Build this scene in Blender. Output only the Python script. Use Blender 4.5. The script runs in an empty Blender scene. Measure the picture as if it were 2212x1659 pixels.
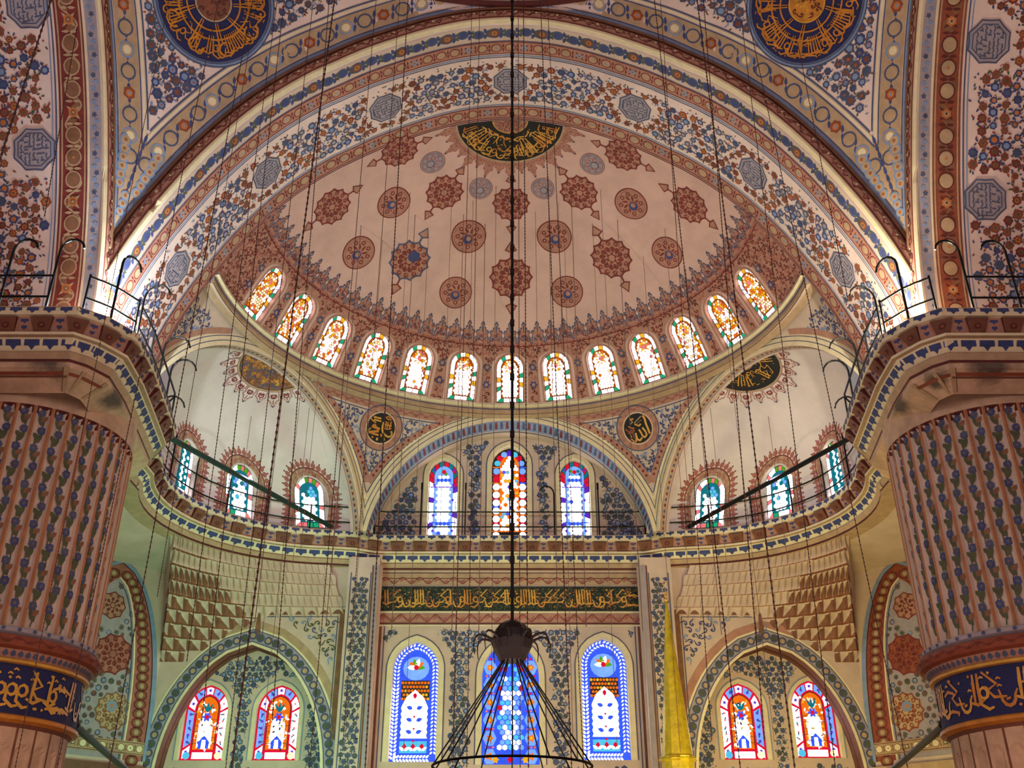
import bpy, math, random
import numpy as np
from mathutils import Vector
from mathutils.geometry import delaunay_2d_cdt
sin, cos, pi, sqrt, hypot, atan2 = math.sin, math.cos, math.pi, math.sqrt, math.hypot, math.atan2
R = math.radians
rnd = random.Random(7)
COL = bpy.context.scene.collection

# ------------------------------------------------------------------ materials
MATS = {}
def lin(c): return tuple((x/12.92 if x <= .04045 else ((x+.055)/1.055)**2.4) for x in c)
def paint(name, c, rough=.75, var=.22, scale=3.0, metal=0.0, stain=None, bump=.0):
    m = bpy.data.materials.new(name); m.use_nodes = True
    nt = m.node_tree; N = nt.nodes; b = N['Principled BSDF']
    tc = N.new('ShaderNodeTexCoord'); nz = N.new('ShaderNodeTexNoise')
    nz.inputs['Scale'].default_value = scale; nz.inputs['Detail'].default_value = 6
    nz.inputs['Roughness'].default_value = .65
    nt.links.new(tc.outputs['Object'], nz.inputs['Vector'])
    rp = N.new('ShaderNodeValToRGB')
    l = lin(c)
    rp.color_ramp.elements[0].position = .32; rp.color_ramp.elements[1].position = .68
    rp.color_ramp.elements[0].color = tuple(x*(1-var) for x in l)+(1,)
    rp.color_ramp.elements[1].color = tuple(min(1, x*(1+var*.6)) for x in l)+(1,)
    nt.links.new(nz.outputs['Fac'], rp.inputs['Fac'])
    out = rp.outputs['Color']
    if stain:
        for (p, rad) in stain:
            vm = N.new('ShaderNodeVectorMath'); vm.operation = 'DISTANCE'
            vm.inputs[1].default_value = p
            nt.links.new(tc.outputs['Object'], vm.inputs[0])
            ad = N.new('ShaderNodeMath'); ad.operation = 'MULTIPLY_ADD'
            ad.inputs[1].default_value = rad*1.6; nt.links.new(nz.outputs['Fac'], ad.inputs[0])
            nt.links.new(vm.outputs['Value'], ad.inputs[2])
            mr = N.new('ShaderNodeMapRange')
            mr.inputs['From Min'].default_value = rad*1.3; mr.inputs['From Max'].default_value = rad*2.1
            mr.inputs['To Min'].default_value = .85; mr.inputs['To Max'].default_value = 0
            nt.links.new(ad.outputs[0], mr.inputs['Value'])
            mx = N.new('ShaderNodeMix'); mx.data_type = 'RGBA'
            nt.links.new(mr.outputs[0], mx.inputs['Factor'])
            nt.links.new(out, mx.inputs['A']); mx.inputs['B'].default_value = (.035, .028, .025, 1)
            out = mx.outputs['Result']
    nt.links.new(out, b.inputs['Base Color'])
    if bump:
        bp = N.new('ShaderNodeBump'); bp.inputs['Strength'].default_value = bump
        bp.inputs['Distance'].default_value = .05
        nt.links.new(nz.outputs['Fac'], bp.inputs['Height']); nt.links.new(bp.outputs[0], b.inputs['Normal'])
    b.inputs['Roughness'].default_value = rough; b.inputs['Metallic'].default_value = metal
    MATS[name] = m; return name
def glass(name, c, s):
    m = bpy.data.materials.new(name); m.use_nodes = True
    nt = m.node_tree; N = nt.nodes; N.clear()
    o = N.new('ShaderNodeOutputMaterial'); e = N.new('ShaderNodeEmission')
    nz = N.new('ShaderNodeTexNoise'); nz.inputs['Scale'].default_value = 2.5
    tc = N.new('ShaderNodeTexCoord'); nt.links.new(tc.outputs['Object'], nz.inputs['Vector'])
    mp = N.new('ShaderNodeMapRange'); mp.inputs['To Min'].default_value = s*.7; mp.inputs['To Max'].default_value = s*1.3
    nt.links.new(nz.outputs['Fac'], mp.inputs['Value']); nt.links.new(mp.outputs[0], e.inputs['Strength'])
    e.inputs['Color'].default_value = lin(c)+(1,)
    nt.links.new(e.outputs[0], o.inputs['Surface']); MATS[name] = m; return name

paint('plaster', (.77,.67,.61), var=.14, scale=1.2, bump=.15)
paint('arch_plaster', (.86,.76,.73), var=.12, scale=1.0, bump=.12)
paint('dome_plaster', (.79,.64,.60), var=.12, scale=.9, bump=.15)
paint('white_plaster', (.83,.77,.75), var=.09, scale=.9, bump=.12)
paint('ivory', (.86,.79,.65), var=.12)
paint('tan', (.68,.56,.44), var=.2)
paint('tan_red', (.66,.47,.40), var=.2)
paint('rose', (.62,.36,.32), var=.25)
paint('red', (.45,.14,.12), var=.3)
paint('rust', (.53,.25,.16), var=.3)
paint('orange', (.72,.42,.20), var=.25)
paint('maroon', (.33,.10,.09), var=.3)
paint('brown', (.44,.26,.19), var=.3)
paint('umber', (.50,.33,.23), var=.3)
paint('blue', (.21,.25,.45), var=.3)
paint('slate', (.27,.30,.42), var=.3)
paint('ochre', (.66,.42,.27), var=.25)
paint('sky_blue', (.47,.54,.68), var=.2)
paint('navy', (.07,.08,.30), var=.3)
paint('green', (.30,.31,.20), var=.3)
paint('deep_green', (.05,.11,.07), var=.3)
paint('gold', (.80,.58,.20), var=.25, rough=.4)
paint('orange_gold', (.74,.46,.12), var=.3, rough=.45)
paint('black', (.035,.03,.03), var=.3)
paint('grey_lilac', (.60,.55,.58), var=.15)
paint('iron', (.05,.055,.06), rough=.5, metal=.6)
paint('green_lit_iron', (.08,.22,.19), rough=.45, metal=.3)  # dark iron with the left bay's green light put into its colour
paint('rope', (.25,.12,.10), rough=.7)
paint('rope_pale', (.46,.34,.31), rough=.8)
paint('bronze', (.10,.05,.045), rough=.45, metal=.5)
paint('gilt', (.83,.72,.18), rough=.32, metal=.55, var=.3, scale=4, bump=.3)
paint('stone', (.74,.60,.49), var=.28, scale=1.5, bump=.25)
paint('stone_stained', (.76,.62,.51), var=.3, scale=1.6, bump=.25,
      stain=[((-10.75,24.2,14.0),.42), ((-11.9,22.4,14.3),.5), ((-14.6,22.4,14.3),.45), ((10.75,24.6,14.1),.4), ((12.4,22.3,14.2),.6), ((11.2,22.9,13.9),.3)])
paint('carpet', (.42,.12,.10), var=.3, scale=2)
paint('lead', (.13,.12,.17), var=.2)
paint('blue_lead', (.18,.22,.62), var=.2)
glass('g_white', (1,.99,1), 8.0)
glass('g_soft', (.93,.93,1), 1.62)
glass('g_warm', (1,.90,.72), 1.69)
glass('g_yellow', (.98,.72,.16), 1.30)
glass('g_orange', (.98,.46,.08), 1.30)
glass('g_green', (.16,.72,.50), 1.04)
glass('g_lime', (.36,.70,.14), 1.10)
glass('g_teal', (.10,.52,.58), 1.04)
glass('g_cyan', (.35,.80,.95), 1.30)
glass('g_blue', (.24,.38,1.0), 1.30)
glass('g_lblue', (.48,.66,1.0), 1.49)
glass('g_purple', (.40,.18,.80), 1.17)
glass('g_amber', (.85,.42,.12), .75)
glass('g_red', (.93,.10,.22), 1.17)
glass('g_pink', (.95,.50,.50), 1.30)

# ------------------------------------------------------------------ mesh builder with a chart
class G:
    """collects polygons drawn in a chart f(a,b,h)->(x,y,z); h is the height over the surface"""
    def __init__(s, f=None):
        s.f = f; s.V = []; s.F = []; s.M = []; s.names = []
    def mi(s, m):
        if m not in s.names: s.names.append(m)
        return s.names.index(m)
    def sub(s, f):
        g = G(f); g.V = s.V; g.F = s.F; g.M = s.M; g.names = s.names; return g
    def loc(s, a0, b0, ka=1.0, rot=0.0, flip=1):
        f = s.f; c, d = cos(rot), sin(rot)
        return s.sub(lambda x, y, h=0: f(a0+(c*flip*x-d*y)*ka, b0+d*flip*x+c*y, h))
    def v3(s, p): s.V.append(p); return len(s.V)-1
    def face3(s, pts, mat):
        i = len(s.V); s.V.extend(pts); s.F.append(tuple(range(i, i+len(pts)))); s.M.append(s.mi(mat))
    def poly(s, pts, mat, h=.012):
        f = s.f; i = len(s.V); s.V.extend(f(a, b, h) for a, b in pts)
        s.F.append(tuple(range(i, i+len(pts)))); s.M.append(s.mi(mat))
    def grid(s, a0, a1, b0, b1, na, nb, mat, h=0.):
        f = s.f; i = len(s.V); k = s.mi(mat)
        for q in range(nb+1):
            b = b0+(b1-b0)*q/nb
            for p in range(na+1): s.V.append(f(a0+(a1-a0)*p/na, b, h))
        for q in range(nb):
            for p in range(na):
                j = i+q*(na+1)+p; s.F.append((j, j+1, j+na+2, j+na+1)); s.M.append(k)
    def disc(s, x, y, r, mat, h=.012, n=10, ry=None):
        ry = ry or r
        s.poly([(x+r*cos(2*pi*i/n), y+ry*sin(2*pi*i/n)) for i in range(n)], mat, h)
    def bigdisc(s, x, y, r, mat, h=.012, n=36, rings=5, fill0=0.):
        pr = None
        for q in range(rings+1):
            rr = fill0+(r-fill0)*q/rings; i = len(s.V)
            s.V.extend(s.f(x+rr*cos(2*pi*k/n), y+rr*sin(2*pi*k/n), h) for k in range(n))
            if pr is not None:
                for k in range(n):
                    s.F.append((pr+k, pr+(k+1) % n, i+(k+1) % n, i+k)); s.M.append(s.mi(mat))
            pr = i
    def blob(s, P, x, y, mat, h=.013, rings=4):
        n = len(P); pr = None; k = s.mi(mat)
        for q in range(rings+1):
            t = q/rings; i = len(s.V); s.V.extend(s.f(x+(px-x)*t, y+(py-y)*t, h) for px, py in P)
            if pr is not None:
                for e in range(n): s.F.append((pr+e, pr+(e+1) % n, i+(e+1) % n, i+e)); s.M.append(k)
            pr = i
    def clip(s, test):
        K = [j for j, F in enumerate(s.F) if all(test(s.V[i]) for i in F)]
        s.F = [s.F[j] for j in K]; s.M = [s.M[j] for j in K]
    def ring(s, x, y, r0, r1, mat, h=.016, n=16): s.bigdisc(x, y, r1, mat, h, n, 1, r0)
    def star(s, x, y, r, k, q, mat, h=.012, rot=0.):
        s.poly([(x+(r if i % 2 == 0 else r*q)*cos(rot+pi*i/k), y+(r if i % 2 == 0 else r*q)*sin(rot+pi*i/k)) for i in range(2*k)], mat, h)
    def leaf(s, x, y, a, L, W, mat, h=.012):
        c, d = cos(a), sin(a)
        s.poly([(x+c*u*L-d*v*W, y+d*u*L+c*v*W) for u, v in ((0,0),(.3,.5),(.65,.42),(1,0),(.65,-.42),(.3,-.5))], mat, h)
    def line(s, pts, w, mat, h=.014, closed=False, taper=False):
        n = len(pts); i = len(s.V); k = s.mi(mat)
        for j, (x, y) in enumerate(pts):
            a = pts[(j-1) % n] if (closed or j > 0) else pts[0]
            b = pts[(j+1) % n] if (closed or j < n-1) else pts[-1]
            dx, dy = b[0]-a[0], b[1]-a[1]; l = hypot(dx, dy) or 1
            ww = w/2*((.35+.65*sin(pi*(j+.5)/n)) if taper else 1)
            s.V.append(s.f(x-dy/l*ww, y+dx/l*ww, h)); s.V.append(s.f(x+dy/l*ww, y-dx/l*ww, h))
        for j in range(n if closed else n-1):
            q = (j+1) % n; s.F.append((i+2*j, i+2*q, i+2*q+1, i+2*j+1)); s.M.append(k)
    def hline(s, a0, a1, b, w, mat, h=.014, n=60): s.grid(a0, a1, b-w/2, b+w/2, n, 1, mat, h)
    def tube(s, pts, r, mat, n=6, closed=False, rend=None):
        k = s.mi(mat); P = [Vector(p) for p in pts]; m = len(P); i0 = len(s.V)
        for j, p in enumerate(P):
            a = P[(j-1) % m] if (closed or j > 0) else P[0]; b = P[(j+1) % m] if (closed or j < m-1) else P[-1]
            t = (b-a).normalized(); up = Vector((0,0,1)) if abs(t.z) < .9 else Vector((1,0,0))
            u = t.cross(up).normalized(); w = t.cross(u)
            rr = r if rend is None else r+(rend-r)*j/(m-1)
            for q in range(n):
                an = 2*pi*q/n; s.V.append(tuple(p+u*rr*cos(an)+w*rr*sin(an)))
        for j in range(m if closed else m-1):
            jn = (j+1) % m
            for q in range(n):
                s.F.append((i0+j*n+q, i0+j*n+(q+1) % n, i0+jn*n+(q+1) % n, i0+jn*n+q)); s.M.append(k)
        if not closed:
            s.F.append(tuple(i0+q for q in range(n))); s.M.append(k)
            s.F.append(tuple(i0+(m-1)*n+q for q in range(n))); s.M.append(k)
    def box(s, x0, x1, y0, y1, z0, z1, mat):
        P = [(x,y,z) for z in (z0,z1) for y in (y0,y1) for x in (x0,x1)]; i = len(s.V); s.V.extend(P); k = s.mi(mat)
        for q in ((0,1,3,2),(4,6,7,5),(0,4,5,1),(2,3,7,6),(0,2,6,4),(1,5,7,3)): s.F.append(tuple(i+x for x in q)); s.M.append(k)
    def lathe(s, prof, cx, cy, mat, n=24, ripple=None):
        i0 = len(s.V); k = s.mi(mat)
        for r, z in prof:
            for q in range(n):
                a = 2*pi*q/n; rr = r*(1+(ripple(q, n) if ripple else 0)); s.V.append((cx+rr*cos(a), cy+rr*sin(a), z))
        for j in range(len(prof)-1):
            for q in range(n):
                s.F.append((i0+j*n+q, i0+j*n+(q+1) % n, i0+(j+1)*n+(q+1) % n, i0+(j+1)*n+q)); s.M.append(k)
    def panel(s, outer, holes, step, mat, h=0.):
        """surface patch bounded by outer with holes, dense enough to follow the curve"""
        pts = []; edges = []
        def addloop(L):
            i = len(pts); pts.extend(Vector(p) for p in L)
            edges.extend((i+k, i+(k+1) % len(L)) for k in range(len(L)))
        def dens(L):
            o = []
            for k in range(len(L)):
                a, b = L[k], L[(k+1) % len(L)]; n = max(1, int(hypot(b[0]-a[0], b[1]-a[1])/step))
                o += [(a[0]+(b[0]-a[0])*i/n, a[1]+(b[1]-a[1])*i/n) for i in range(n)]
            return o
        addloop(dens(outer)); [addloop(H) for H in holes]
        xs = [p[0] for p in outer]; ys = [p[1] for p in outer]
        nx = max(1, int((max(xs)-min(xs))/step)); ny = max(1, int((max(ys)-min(ys))/step))
        for i in range(1, nx):
            for j in range(1, ny):
                x = min(xs)+(max(xs)-min(xs))*(i+.13*(j % 2))/nx; y = min(ys)+(max(ys)-min(ys))*j/ny
                if inpoly(x, y, outer) and not any(inpoly(x, y, H) for H in holes): pts.append(Vector((x, y)))
        vo, _, fo, _, _, _ = delaunay_2d_cdt(pts, edges, [], 0, 1e-5)
        i0 = len(s.V); s.V.extend(s.f(v[0], v[1], h) for v in vo); k = s.mi(mat)
        for f in fo:
            cx = sum(vo[i][0] for i in f)/len(f); cy = sum(vo[i][1] for i in f)/len(f)
            if inpoly(cx, cy, outer) and not any(inpoly(cx, cy, H) for H in holes):
                s.F.append(tuple(i0+i for i in f)); s.M.append(k)
    def build(s, name, parent=None, mirror=False, smooth=False):
        me = bpy.data.meshes.new(name)
        V = [(-x, y, z) for x, y, z in s.V] if mirror else s.V
        me.from_pydata(V, [], s.F)
        for n in s.names: me.materials.append(MATS[n])
        me.polygons.foreach_set('material_index', s.M)
        if smooth: me.polygons.foreach_set('use_smooth', [True]*len(s.F))
        me.update()
        o = bpy.data.objects.new(name, me); COL.objects.link(o)
        if parent: o.parent = parent
        return o
def inpoly(x, y, P):
    c = False; j = len(P)-1
    for i in range(len(P)):
        xi, yi = P[i][0], P[i][1]; xj, yj = P[j][0], P[j][1]
        if (yi > y) != (yj > y) and x < (xj-xi)*(y-yi)/(yj-yi)+xi: c = not c
        j = i
    return c
def struct(o, label=None):
    o['kind'] = 'structure'
    if label: o['label'] = label
    return o
def tag(o, label, cat, group=None):
    o['label'] = label; o['category'] = cat
    if group: o['group'] = group
    return o
def empty(name, loc=(0,0,0)):
    o = bpy.data.objects.new(name, None); o.empty_display_size = .3; COL.objects.link(o); o.location = loc; return o
def adopt(root, *kids):
    """kids are built in world coordinates; keep them there under a root that stands elsewhere"""
    for k in kids:
        L = root.location
        k.data.transform(__import__('mathutils').Matrix.Translation((-L.x, -L.y, -L.z))); k.parent = root

# ------------------------------------------------------------------ camera
TH = R(28.0); FPX = 2150.0; EYE = 1.6; U0 = 1101.0
cam = bpy.data.cameras.new('camera'); cam.sensor_width = 36; cam.lens = FPX/2212*36; cam.clip_end = 300
co = bpy.data.objects.new('camera', cam); COL.objects.link(co); co.location = (0, 0, EYE)
co.rotation_euler = (pi/2+TH, 0, -(1106-U0)/FPX); bpy.context.scene.camera = co
def proj(p):
    x, y, z = p[0], p[1], p[2]-EYE
    d = y*cos(TH)+z*sin(TH); return U0+FPX*x/d, 829.5-FPX*(-y*sin(TH)+z*cos(TH))/d
def ray(u, v):
    c = (829.5-v)/FPX; return ((u-U0)/FPX, cos(TH)-c*sin(TH), sin(TH)+c*cos(TH))
def aty(u, v, y):
    r = ray(u, v); t = y/r[1]; return (r[0]*t, y, EYE+r[2]*t)
def atx(u, v, x):
    r = ray(u, v); t = x/r[0]; return (x, r[1]*t, EYE+r[2]*t)
def cast(f, u, v, a, b):
    for _ in range(25):
        p = proj(f(a, b, 0)); e = 1e-3
        pa = proj(f(a+e, b, 0)); pb = proj(f(a, b+e, 0))
        J = np.array([[(pa[0]-p[0])/e, (pb[0]-p[0])/e], [(pa[1]-p[1])/e, (pb[1]-p[1])/e]])
        try: d = np.linalg.solve(J, [u-p[0], v-p[1]])
        except Exception: break
        n = max(1., float(np.abs(d).max())/1.5); a += d[0]/n; b += d[1]/n
    return a, b

# ------------------------------------------------------------------ curves of the vaults
def catmull(P, n=12):
    P = [P[0]]+P+[P[-1]]; o = []
    for i in range(1, len(P)-2):
        p0, p1, p2, p3 = [np.array(q, float) for q in P[i-1:i+3]]
        for k in range(n):
            t = k/n; o.append(.5*((2*p1)+(-p0+p2)*t+(2*p0-5*p1+4*p2-p3)*t*t+(-p0+3*p1-3*p2+p3)*t**3))
    o.append(np.array(P[-2], float)); return np.array(o)
class Curve:
    def __init__(s, P, n=12):
        s.p = catmull(P, n); d = np.diff(s.p, axis=0); s.s = np.concatenate([[0], np.cumsum(np.hypot(d[:,0], d[:,1]))]); s.L = float(s.s[-1])
        s.t = np.gradient(s.p, axis=0)
    def at(s, a):
        if a > s.L:
            e = a-s.L; q = s.p[-1]-s.p[-2]; q = q/np.hypot(*q); return s.p[-1][0]+q[0]*e, s.p[-1][1]+q[1]*e
        return float(np.interp(a, s.s, s.p[:,0])), float(np.interp(a, s.s, s.p[:,1]))
    def nrm(s, a):
        x = float(np.interp(a, s.s, s.t[:,0])); y = float(np.interp(a, s.s, s.t[:,1])); l = hypot(x, y) or 1; return y/l, -x/l
    def x_at_y(s, y): return float(np.interp(-y, -s.p[:,1], s.p[:,0]))
    def s_at_y(s, y): return float(np.interp(-y, -s.p[:,1], s.s))
PROF = Curve([(0,27.6),(1.1,27.5),(2.05,27.28),(3.1,26.9),(4.6,26.2),(5.57,25.6),(6.35,25.1),(7.41,24.2),(8.28,23.25),(9.25,21.9),(9.97,20.65),(10.6,19.4),(11.15,18.0),(11.5,16.7),(11.6,15.3)])
NEAR, FAR = 23.3, 28.0      # planes of the great arch
RING = 20.7                 # springing height of the half dome
GZ = 15.45                  # gallery floor
HX, HY = 11.4, 11.65
YC = NEAR-HY
YW = 40.1                   # plane of the middle back wall
YB = 39.6                   # plane of the side bays' back wall
XS = 13.7                   # side walls of the bays

def f_arch(a, b, h=0):
    x, z = PROF.at(abs(a)); nx, nz = PROF.nrm(abs(a)); sg = 1 if a >= 0 else -1
    return (sg*(x+nx*h), NEAR+b, z+nz*h)
def mk_side(sg):            # soffit of the side arch
    def f(a, b, h=0):
        x, z = PROF.at(abs(a)); nx, nz = PROF.nrm(abs(a)); s2 = 1 if a >= 0 else -1
        return (sg*(HX+b), YC+s2*(x+nx*h), z+nz*h)
    return f
def f_dome(a, b, h=0):      # planar azimuthal: a = azimuth, b = length down from the crown
    r, z = PROF.at(b); nx, nz = PROF.nrm(b)
    r += nx*h; return (r*sin(a), FAR+r*cos(a), z+nz*h)

# ------------------------------------------------------------------ ornament
def flower(g, x, y, r, c1, c2, c3=None, h=.012, k=None, rot=None):
    k = k or rnd.choice((6, 8)); rot = rnd.random() if rot is None else rot
    g.star(x, y, r, k, .82, c1, h, rot); g.disc(x, y, r*.55, c2, h+.003, 7)
    if c3: g.disc(x, y, r*.25, c3, h+.006, 5)
def arab(g, x, y, w, l, mats, h=.012):   # small tulip/palmette pointing +y
    g.poly([(x-w*.5,y+l*.15),(x-w*.42,y+l*.5),(x-w*.12,y+l*.55),(x,y+l),(x+w*.12,y+l*.55),(x+w*.42,y+l*.5),(x+w*.5,y+l*.15),(x,y)], mats, h)
def field(g, inside, x0, x1, y0, y1, sp, r, pick, leafs, stem, seed=1, mirror=False, dens=1.):
    rr = random.Random(seed); j = 0; pts = []
    y = y0
    while y < y1:
        x = x0+(sp/2 if j % 2 else 0)
        while x < x1:
            px, py = x+rr.uniform(-.13,.13)*sp, y+rr.uniform(-.13,.13)*sp
            if rr.random() < dens: pts.append((px, py))
            x += sp
        y += sp*.86; j += 1
    y = y0; q_ = sp*.46
    while y < y1:
        x = x0
        while x < x1:
            px, py = x+rr.uniform(-.3,.3)*q_, y+rr.uniform(-.3,.3)*q_
            if rr.random() < .45 and inside(px, py, .05):
                if rr.random() < .8: g.leaf(px, py, rr.uniform(0, 6.28), sp*.34, sp*.15, rr.choice(leafs), .006)
                else: g.disc(px, py, sp*.09, rr.choice(leafs), .006, 6)
            x += q_
        y += q_
    for px, py in pts:
        if not inside(px, py, r*.75): continue
        c = pick(px, py, rr); q = r*rr.uniform(.72, 1.12)
        for e in range(3):
            a = rr.uniform(0, 2*pi); L = sp*.5
            ex, ey = px+cos(a)*L, py+sin(a)*L
            if inside(ex, ey, 0):
                m = rr.choice(leafs); g.leaf(px+cos(a)*q*.9, py+sin(a)*q*.9, a+rr.uniform(-.5,.5), L*.75, L*.34, m, .009)
        a = rr.uniform(0, 2*pi); P = [(px+cos(a+t*1.6)*sp*.12*t*4, py+sin(a+t*1.6)*sp*.12*t*4) for t in (0,.25,.5,.75,1.)]
        if inside(P[-1][0], P[-1][1], 0): g.line(P, .02, stem, .007)
        flower(g, px, py, q, *c)
def scroll(g, a0, a1, b, w, mat, leafm, n, h=.013):   # running tendril
    L = (a1-a0)/n; P = []
    for i in range(n*8+1):
        t = i/8; P.append((a0+L*t, b+w*.32*sin(pi*t)))
    g.line(P, w*.07, mat, h)
    for i in range(n):
        x = a0+L*(i+.5); s = 1 if i % 2 == 0 else -1; y = b-s*w*.05
        g.leaf(x, y+s*w*.3, -s*pi/2-.5, w*.45, w*.28, leafm, h+.002); g.leaf(x, y+s*w*.3, -s*pi/2+.9, w*.4, w*.22, leafm, h+.002)
def circles(g, a0, a1, b0, b1, base, ringm, fill, accent, n=None, h=.008, edge='red', edge2=None):
    w = b1-b0; bc = (b0+b1)/2; na = max(2, int(abs(a1-a0)/.3))
    if base: g.grid(a0, a1, b0, b1, na, 1, base, h)
    for b in (b0, b1): g.hline(a0, a1, b, w*.07, edge, h+.006, na)
    if edge2:
        for b in (b0+w*.1, b1-w*.1): g.hline(a0, a1, b, w*.05, edge2, h+.006, na)
    n = n or max(1, int(abs(a1-a0)/(w*.95))); L = (a1-a0)/n
    for i in range(n):
        x = a0+L*(i+.5); kind = i % 4
        if kind == 3:
            flower(g, x, bc, w*.24, accent, fill, ringm, h+.006, 6, 0)
            for e in range(4): g.leaf(x, bc, pi/4+e*pi/2, w*.42, w*.13, ringm, h+.004)
        else:
            g.disc(x, bc, abs(L)*.40, ringm, h+.005, 14, w*.36); g.disc(x, bc, abs(L)*.33, base or fill, h+.008, 14, w*.30)
            g.disc(x, bc, abs(L)*.26, fill, h+.010, 12, w*.24)
            if kind == 1: g.disc(x, bc, w*.07, accent, h+.012, 6)
        for s in (-1, 1): g.leaf(x+L/2, bc, s*pi/2, w*.36, w*.13, ringm, h+.005)
def chain(g, a0, a1, b0, b1, base, c1, c2, h=.008, n=None):    # big flowers linked along a band
    w = b1-b0; bc = (b0+b1)/2; na = max(2, int(abs(a1-a0)/.3))
    if base: g.grid(a0, a1, b0, b1, na, 1, base, h)
    n = n or max(1, int(abs(a1-a0)/(w*.85))); L = (a1-a0)/n
    for i in range(n):
        x = a0+L*(i+.5)
        if i % 3 == 0: g.disc(x, bc, w*.40, c1[0], h+.004, 12, w*.34); flower(g, x, bc, w*.30, c2[0], c2[1], c2[2], h+.007, 6)
        else: g.disc(x, bc+w*.06*(-1)**i, w*.34, c1[0], h+.004, 12, w*.3); g.disc(x, bc+w*.06*(-1)**i, w*.2, c1[1], h+.007, 9)
        for s in (-1, 1):
            g.leaf(x+L/2, bc, s*(pi/2+.3), w*.4, w*.2, c1[1], h+.005); g.leaf(x+L/2, bc, s*(pi/2-.6), w*.34, w*.16, c2[2], h+.005)
def octagon(g, x, y, r, base='grey_lilac', m='slate', h=.013, k=8, ry=1.0):
    def P(q, k=k): return [(x+q*cos(pi/k+2*pi*i/k), y+q*ry*sin(pi/k+2*pi*i/k)) for i in range(k)]
    def S(q): return [(x+q*(1 if i % 2 else .9)*cos(pi*i/k), y+q*ry*(1 if i % 2 else .9)*sin(pi*i/k)) for i in range(2*k)]
    g.blob(S(r), x, y, base, h, 3); g.line(S(r), r*.07, m, h+.004, True); g.line(P(r*.80), r*.05, m, h+.004, True)
    rr = random.Random(int(x*100)+int(y*10))
    for j in range(-3, 4):
        yy = y+j*r*ry*.19; ww = r*.72*sqrt(max(0, 1-(j*.27)**2)); xx = x-ww
        while xx < x+ww*.95:
            l = rr.uniform(.1, .3)*r
            if rr.random() < .6: g.line([(xx, yy), (xx+l*.5, yy+r*.06), (xx+l, yy)], r*.06, m, h+.004)
            else: g.line([(xx, yy-r*.09), (xx+.02, yy+r*.1)], r*.06, m, h+.004)
            xx += l*1.15
def shamsa(g, x, y, r, c_out='rose', c_line='red', c_in='tan_red', core=None, k=12, pend=True, rot=0., h=.013, l1=None):
    """lobed medallion with an arabesque inside and two pendants along +-y"""
    n = k*4; P = []
    for i in range(n):
        a = 2*pi*i/n; q = abs(sin(a*k/2)); P.append((x+r*(.88+.12*(1-q)**1.2*1.0)*cos(a+rot), y+r*(.88+.12*(1-q)**1.2)*sin(a+rot)))
    g.blob(P, x, y, l1 or c_line, h)
    g.blob([(x+(px-x)*.9, y+(py-y)*.9) for px, py in P], x, y, c_in, h+.004)
    for i in range(k):
        a = 2*pi*(i+.5)/k+rot
        for (rr_, aa) in ((.70, .0), (.45, .26)):
            cx, cy = x+r*rr_*cos(a+aa), y+r*rr_*sin(a+aa)
            g.ring(cx, cy, r*.055, r*.12, c_line, h+.006, 7)
        g.leaf(x+r*.25*cos(a), y+r*.25*sin(a), a+.5, r*.35, r*.1, c_line, h+.006)
        g.leaf(x+r*.6*cos(a+.2), y+r*.6*sin(a+.2), a-.9, r*.25, r*.1, c_out, h+.006)
    g.star(x, y, r*.3, 6, .6, c_line, h+.007); g.disc(x, y, r*.16, c_in, h+.009, 8)
    if core: g.disc(x+r*.1, y+r*.25, r*.28, core, h+.010, 9); g.disc(x+r*.1, y+r*.25, r*.14, 'tan_red', h+.012, 7)
    if pend:
        for s in (1, -1):
            g.line([(x, y+s*r*.9), (x, y+s*r*1.25)], r*.08, l1 if (l1 and s > 0) else c_line, h)
            Q = [(x, y+s*r*1.18), (x-r*.28, y+s*r*1.30), (x-r*.2, y+s*r*1.42), (x, y+s*r*1.75), (x+r*.2, y+s*r*1.42), (x+r*.28, y+s*r*1.30)]
            g.poly(Q, l1 if (l1 and s > 0) else c_line, h+.002); g.poly([(x+(px-x)*.72, y+s*r*1.42+(py-y-s*r*1.42)*.72) for px, py in Q], c_in, h+.005)
def rosette(g, x, y, r, edge='red', base='tan_red', c='rose', core='blue', h=.013):
    g.bigdisc(x, y, r, edge, h, 28, 4); g.bigdisc(x, y, r*.93, base, h+.004, 28, 4); g.ring(x, y, r*.80, r*.84, c, h+.006, 24)
    for i in range(8):
        a = pi*i/4+.2
        g.ring(x+r*.62*cos(a), y+r*.62*sin(a), r*.07, r*.14, edge, h+.006, 8)
        g.leaf(x+r*.2*cos(a), y+r*.2*sin(a), a+.6, r*.42, r*.13, edge, h+.006)
    g.disc(x+r*.02, y-r*.18, r*.34, c, h+.007, 14); g.disc(x, y-r*.18, r*.27, core, h+.009, 12); g.disc(x+r*.03, y-r*.12, r*.15, base, h+.011, 8)
def crest(g, x, y, w, l, c_line, c_in, h=.013, tip='slate'):
    """one palmette of a cresting, pointing +y"""
    S = [(-.5,0),(-.5,.26),(-.40,.36),(-.5,.50),(-.40,.60),(-.28,.58),(-.24,.72),(-.13,.74),(-.16,.86),(0,1.),(.16,.86),(.13,.74),(.24,.72),(.28,.58),(.40,.60),(.5,.50),(.40,.36),(.5,.26),(.5,0)]
    g.poly([(x+a*w*1.02, y+b*l) for a, b in S], c_line, h)
    g.poly([(x+a*w*.86, y+b*l*.91) for a, b in S], c_in, h+.003)
    g.disc(x, y+l*.32, w*.15, c_line, h+.006, 7); g.line([(x, y+l*.8), (x, y+l*.5)], w*.09, c_line, h+.006)
    for s in (-1, 1): g.leaf(x+s*w*.05, y+l*.12, pi/2-s*.9, w*.42, w*.16, c_line, h+.006)
    g.disc(x, y+l*.93, w*.1, tip, h+.008, 6)
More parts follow.
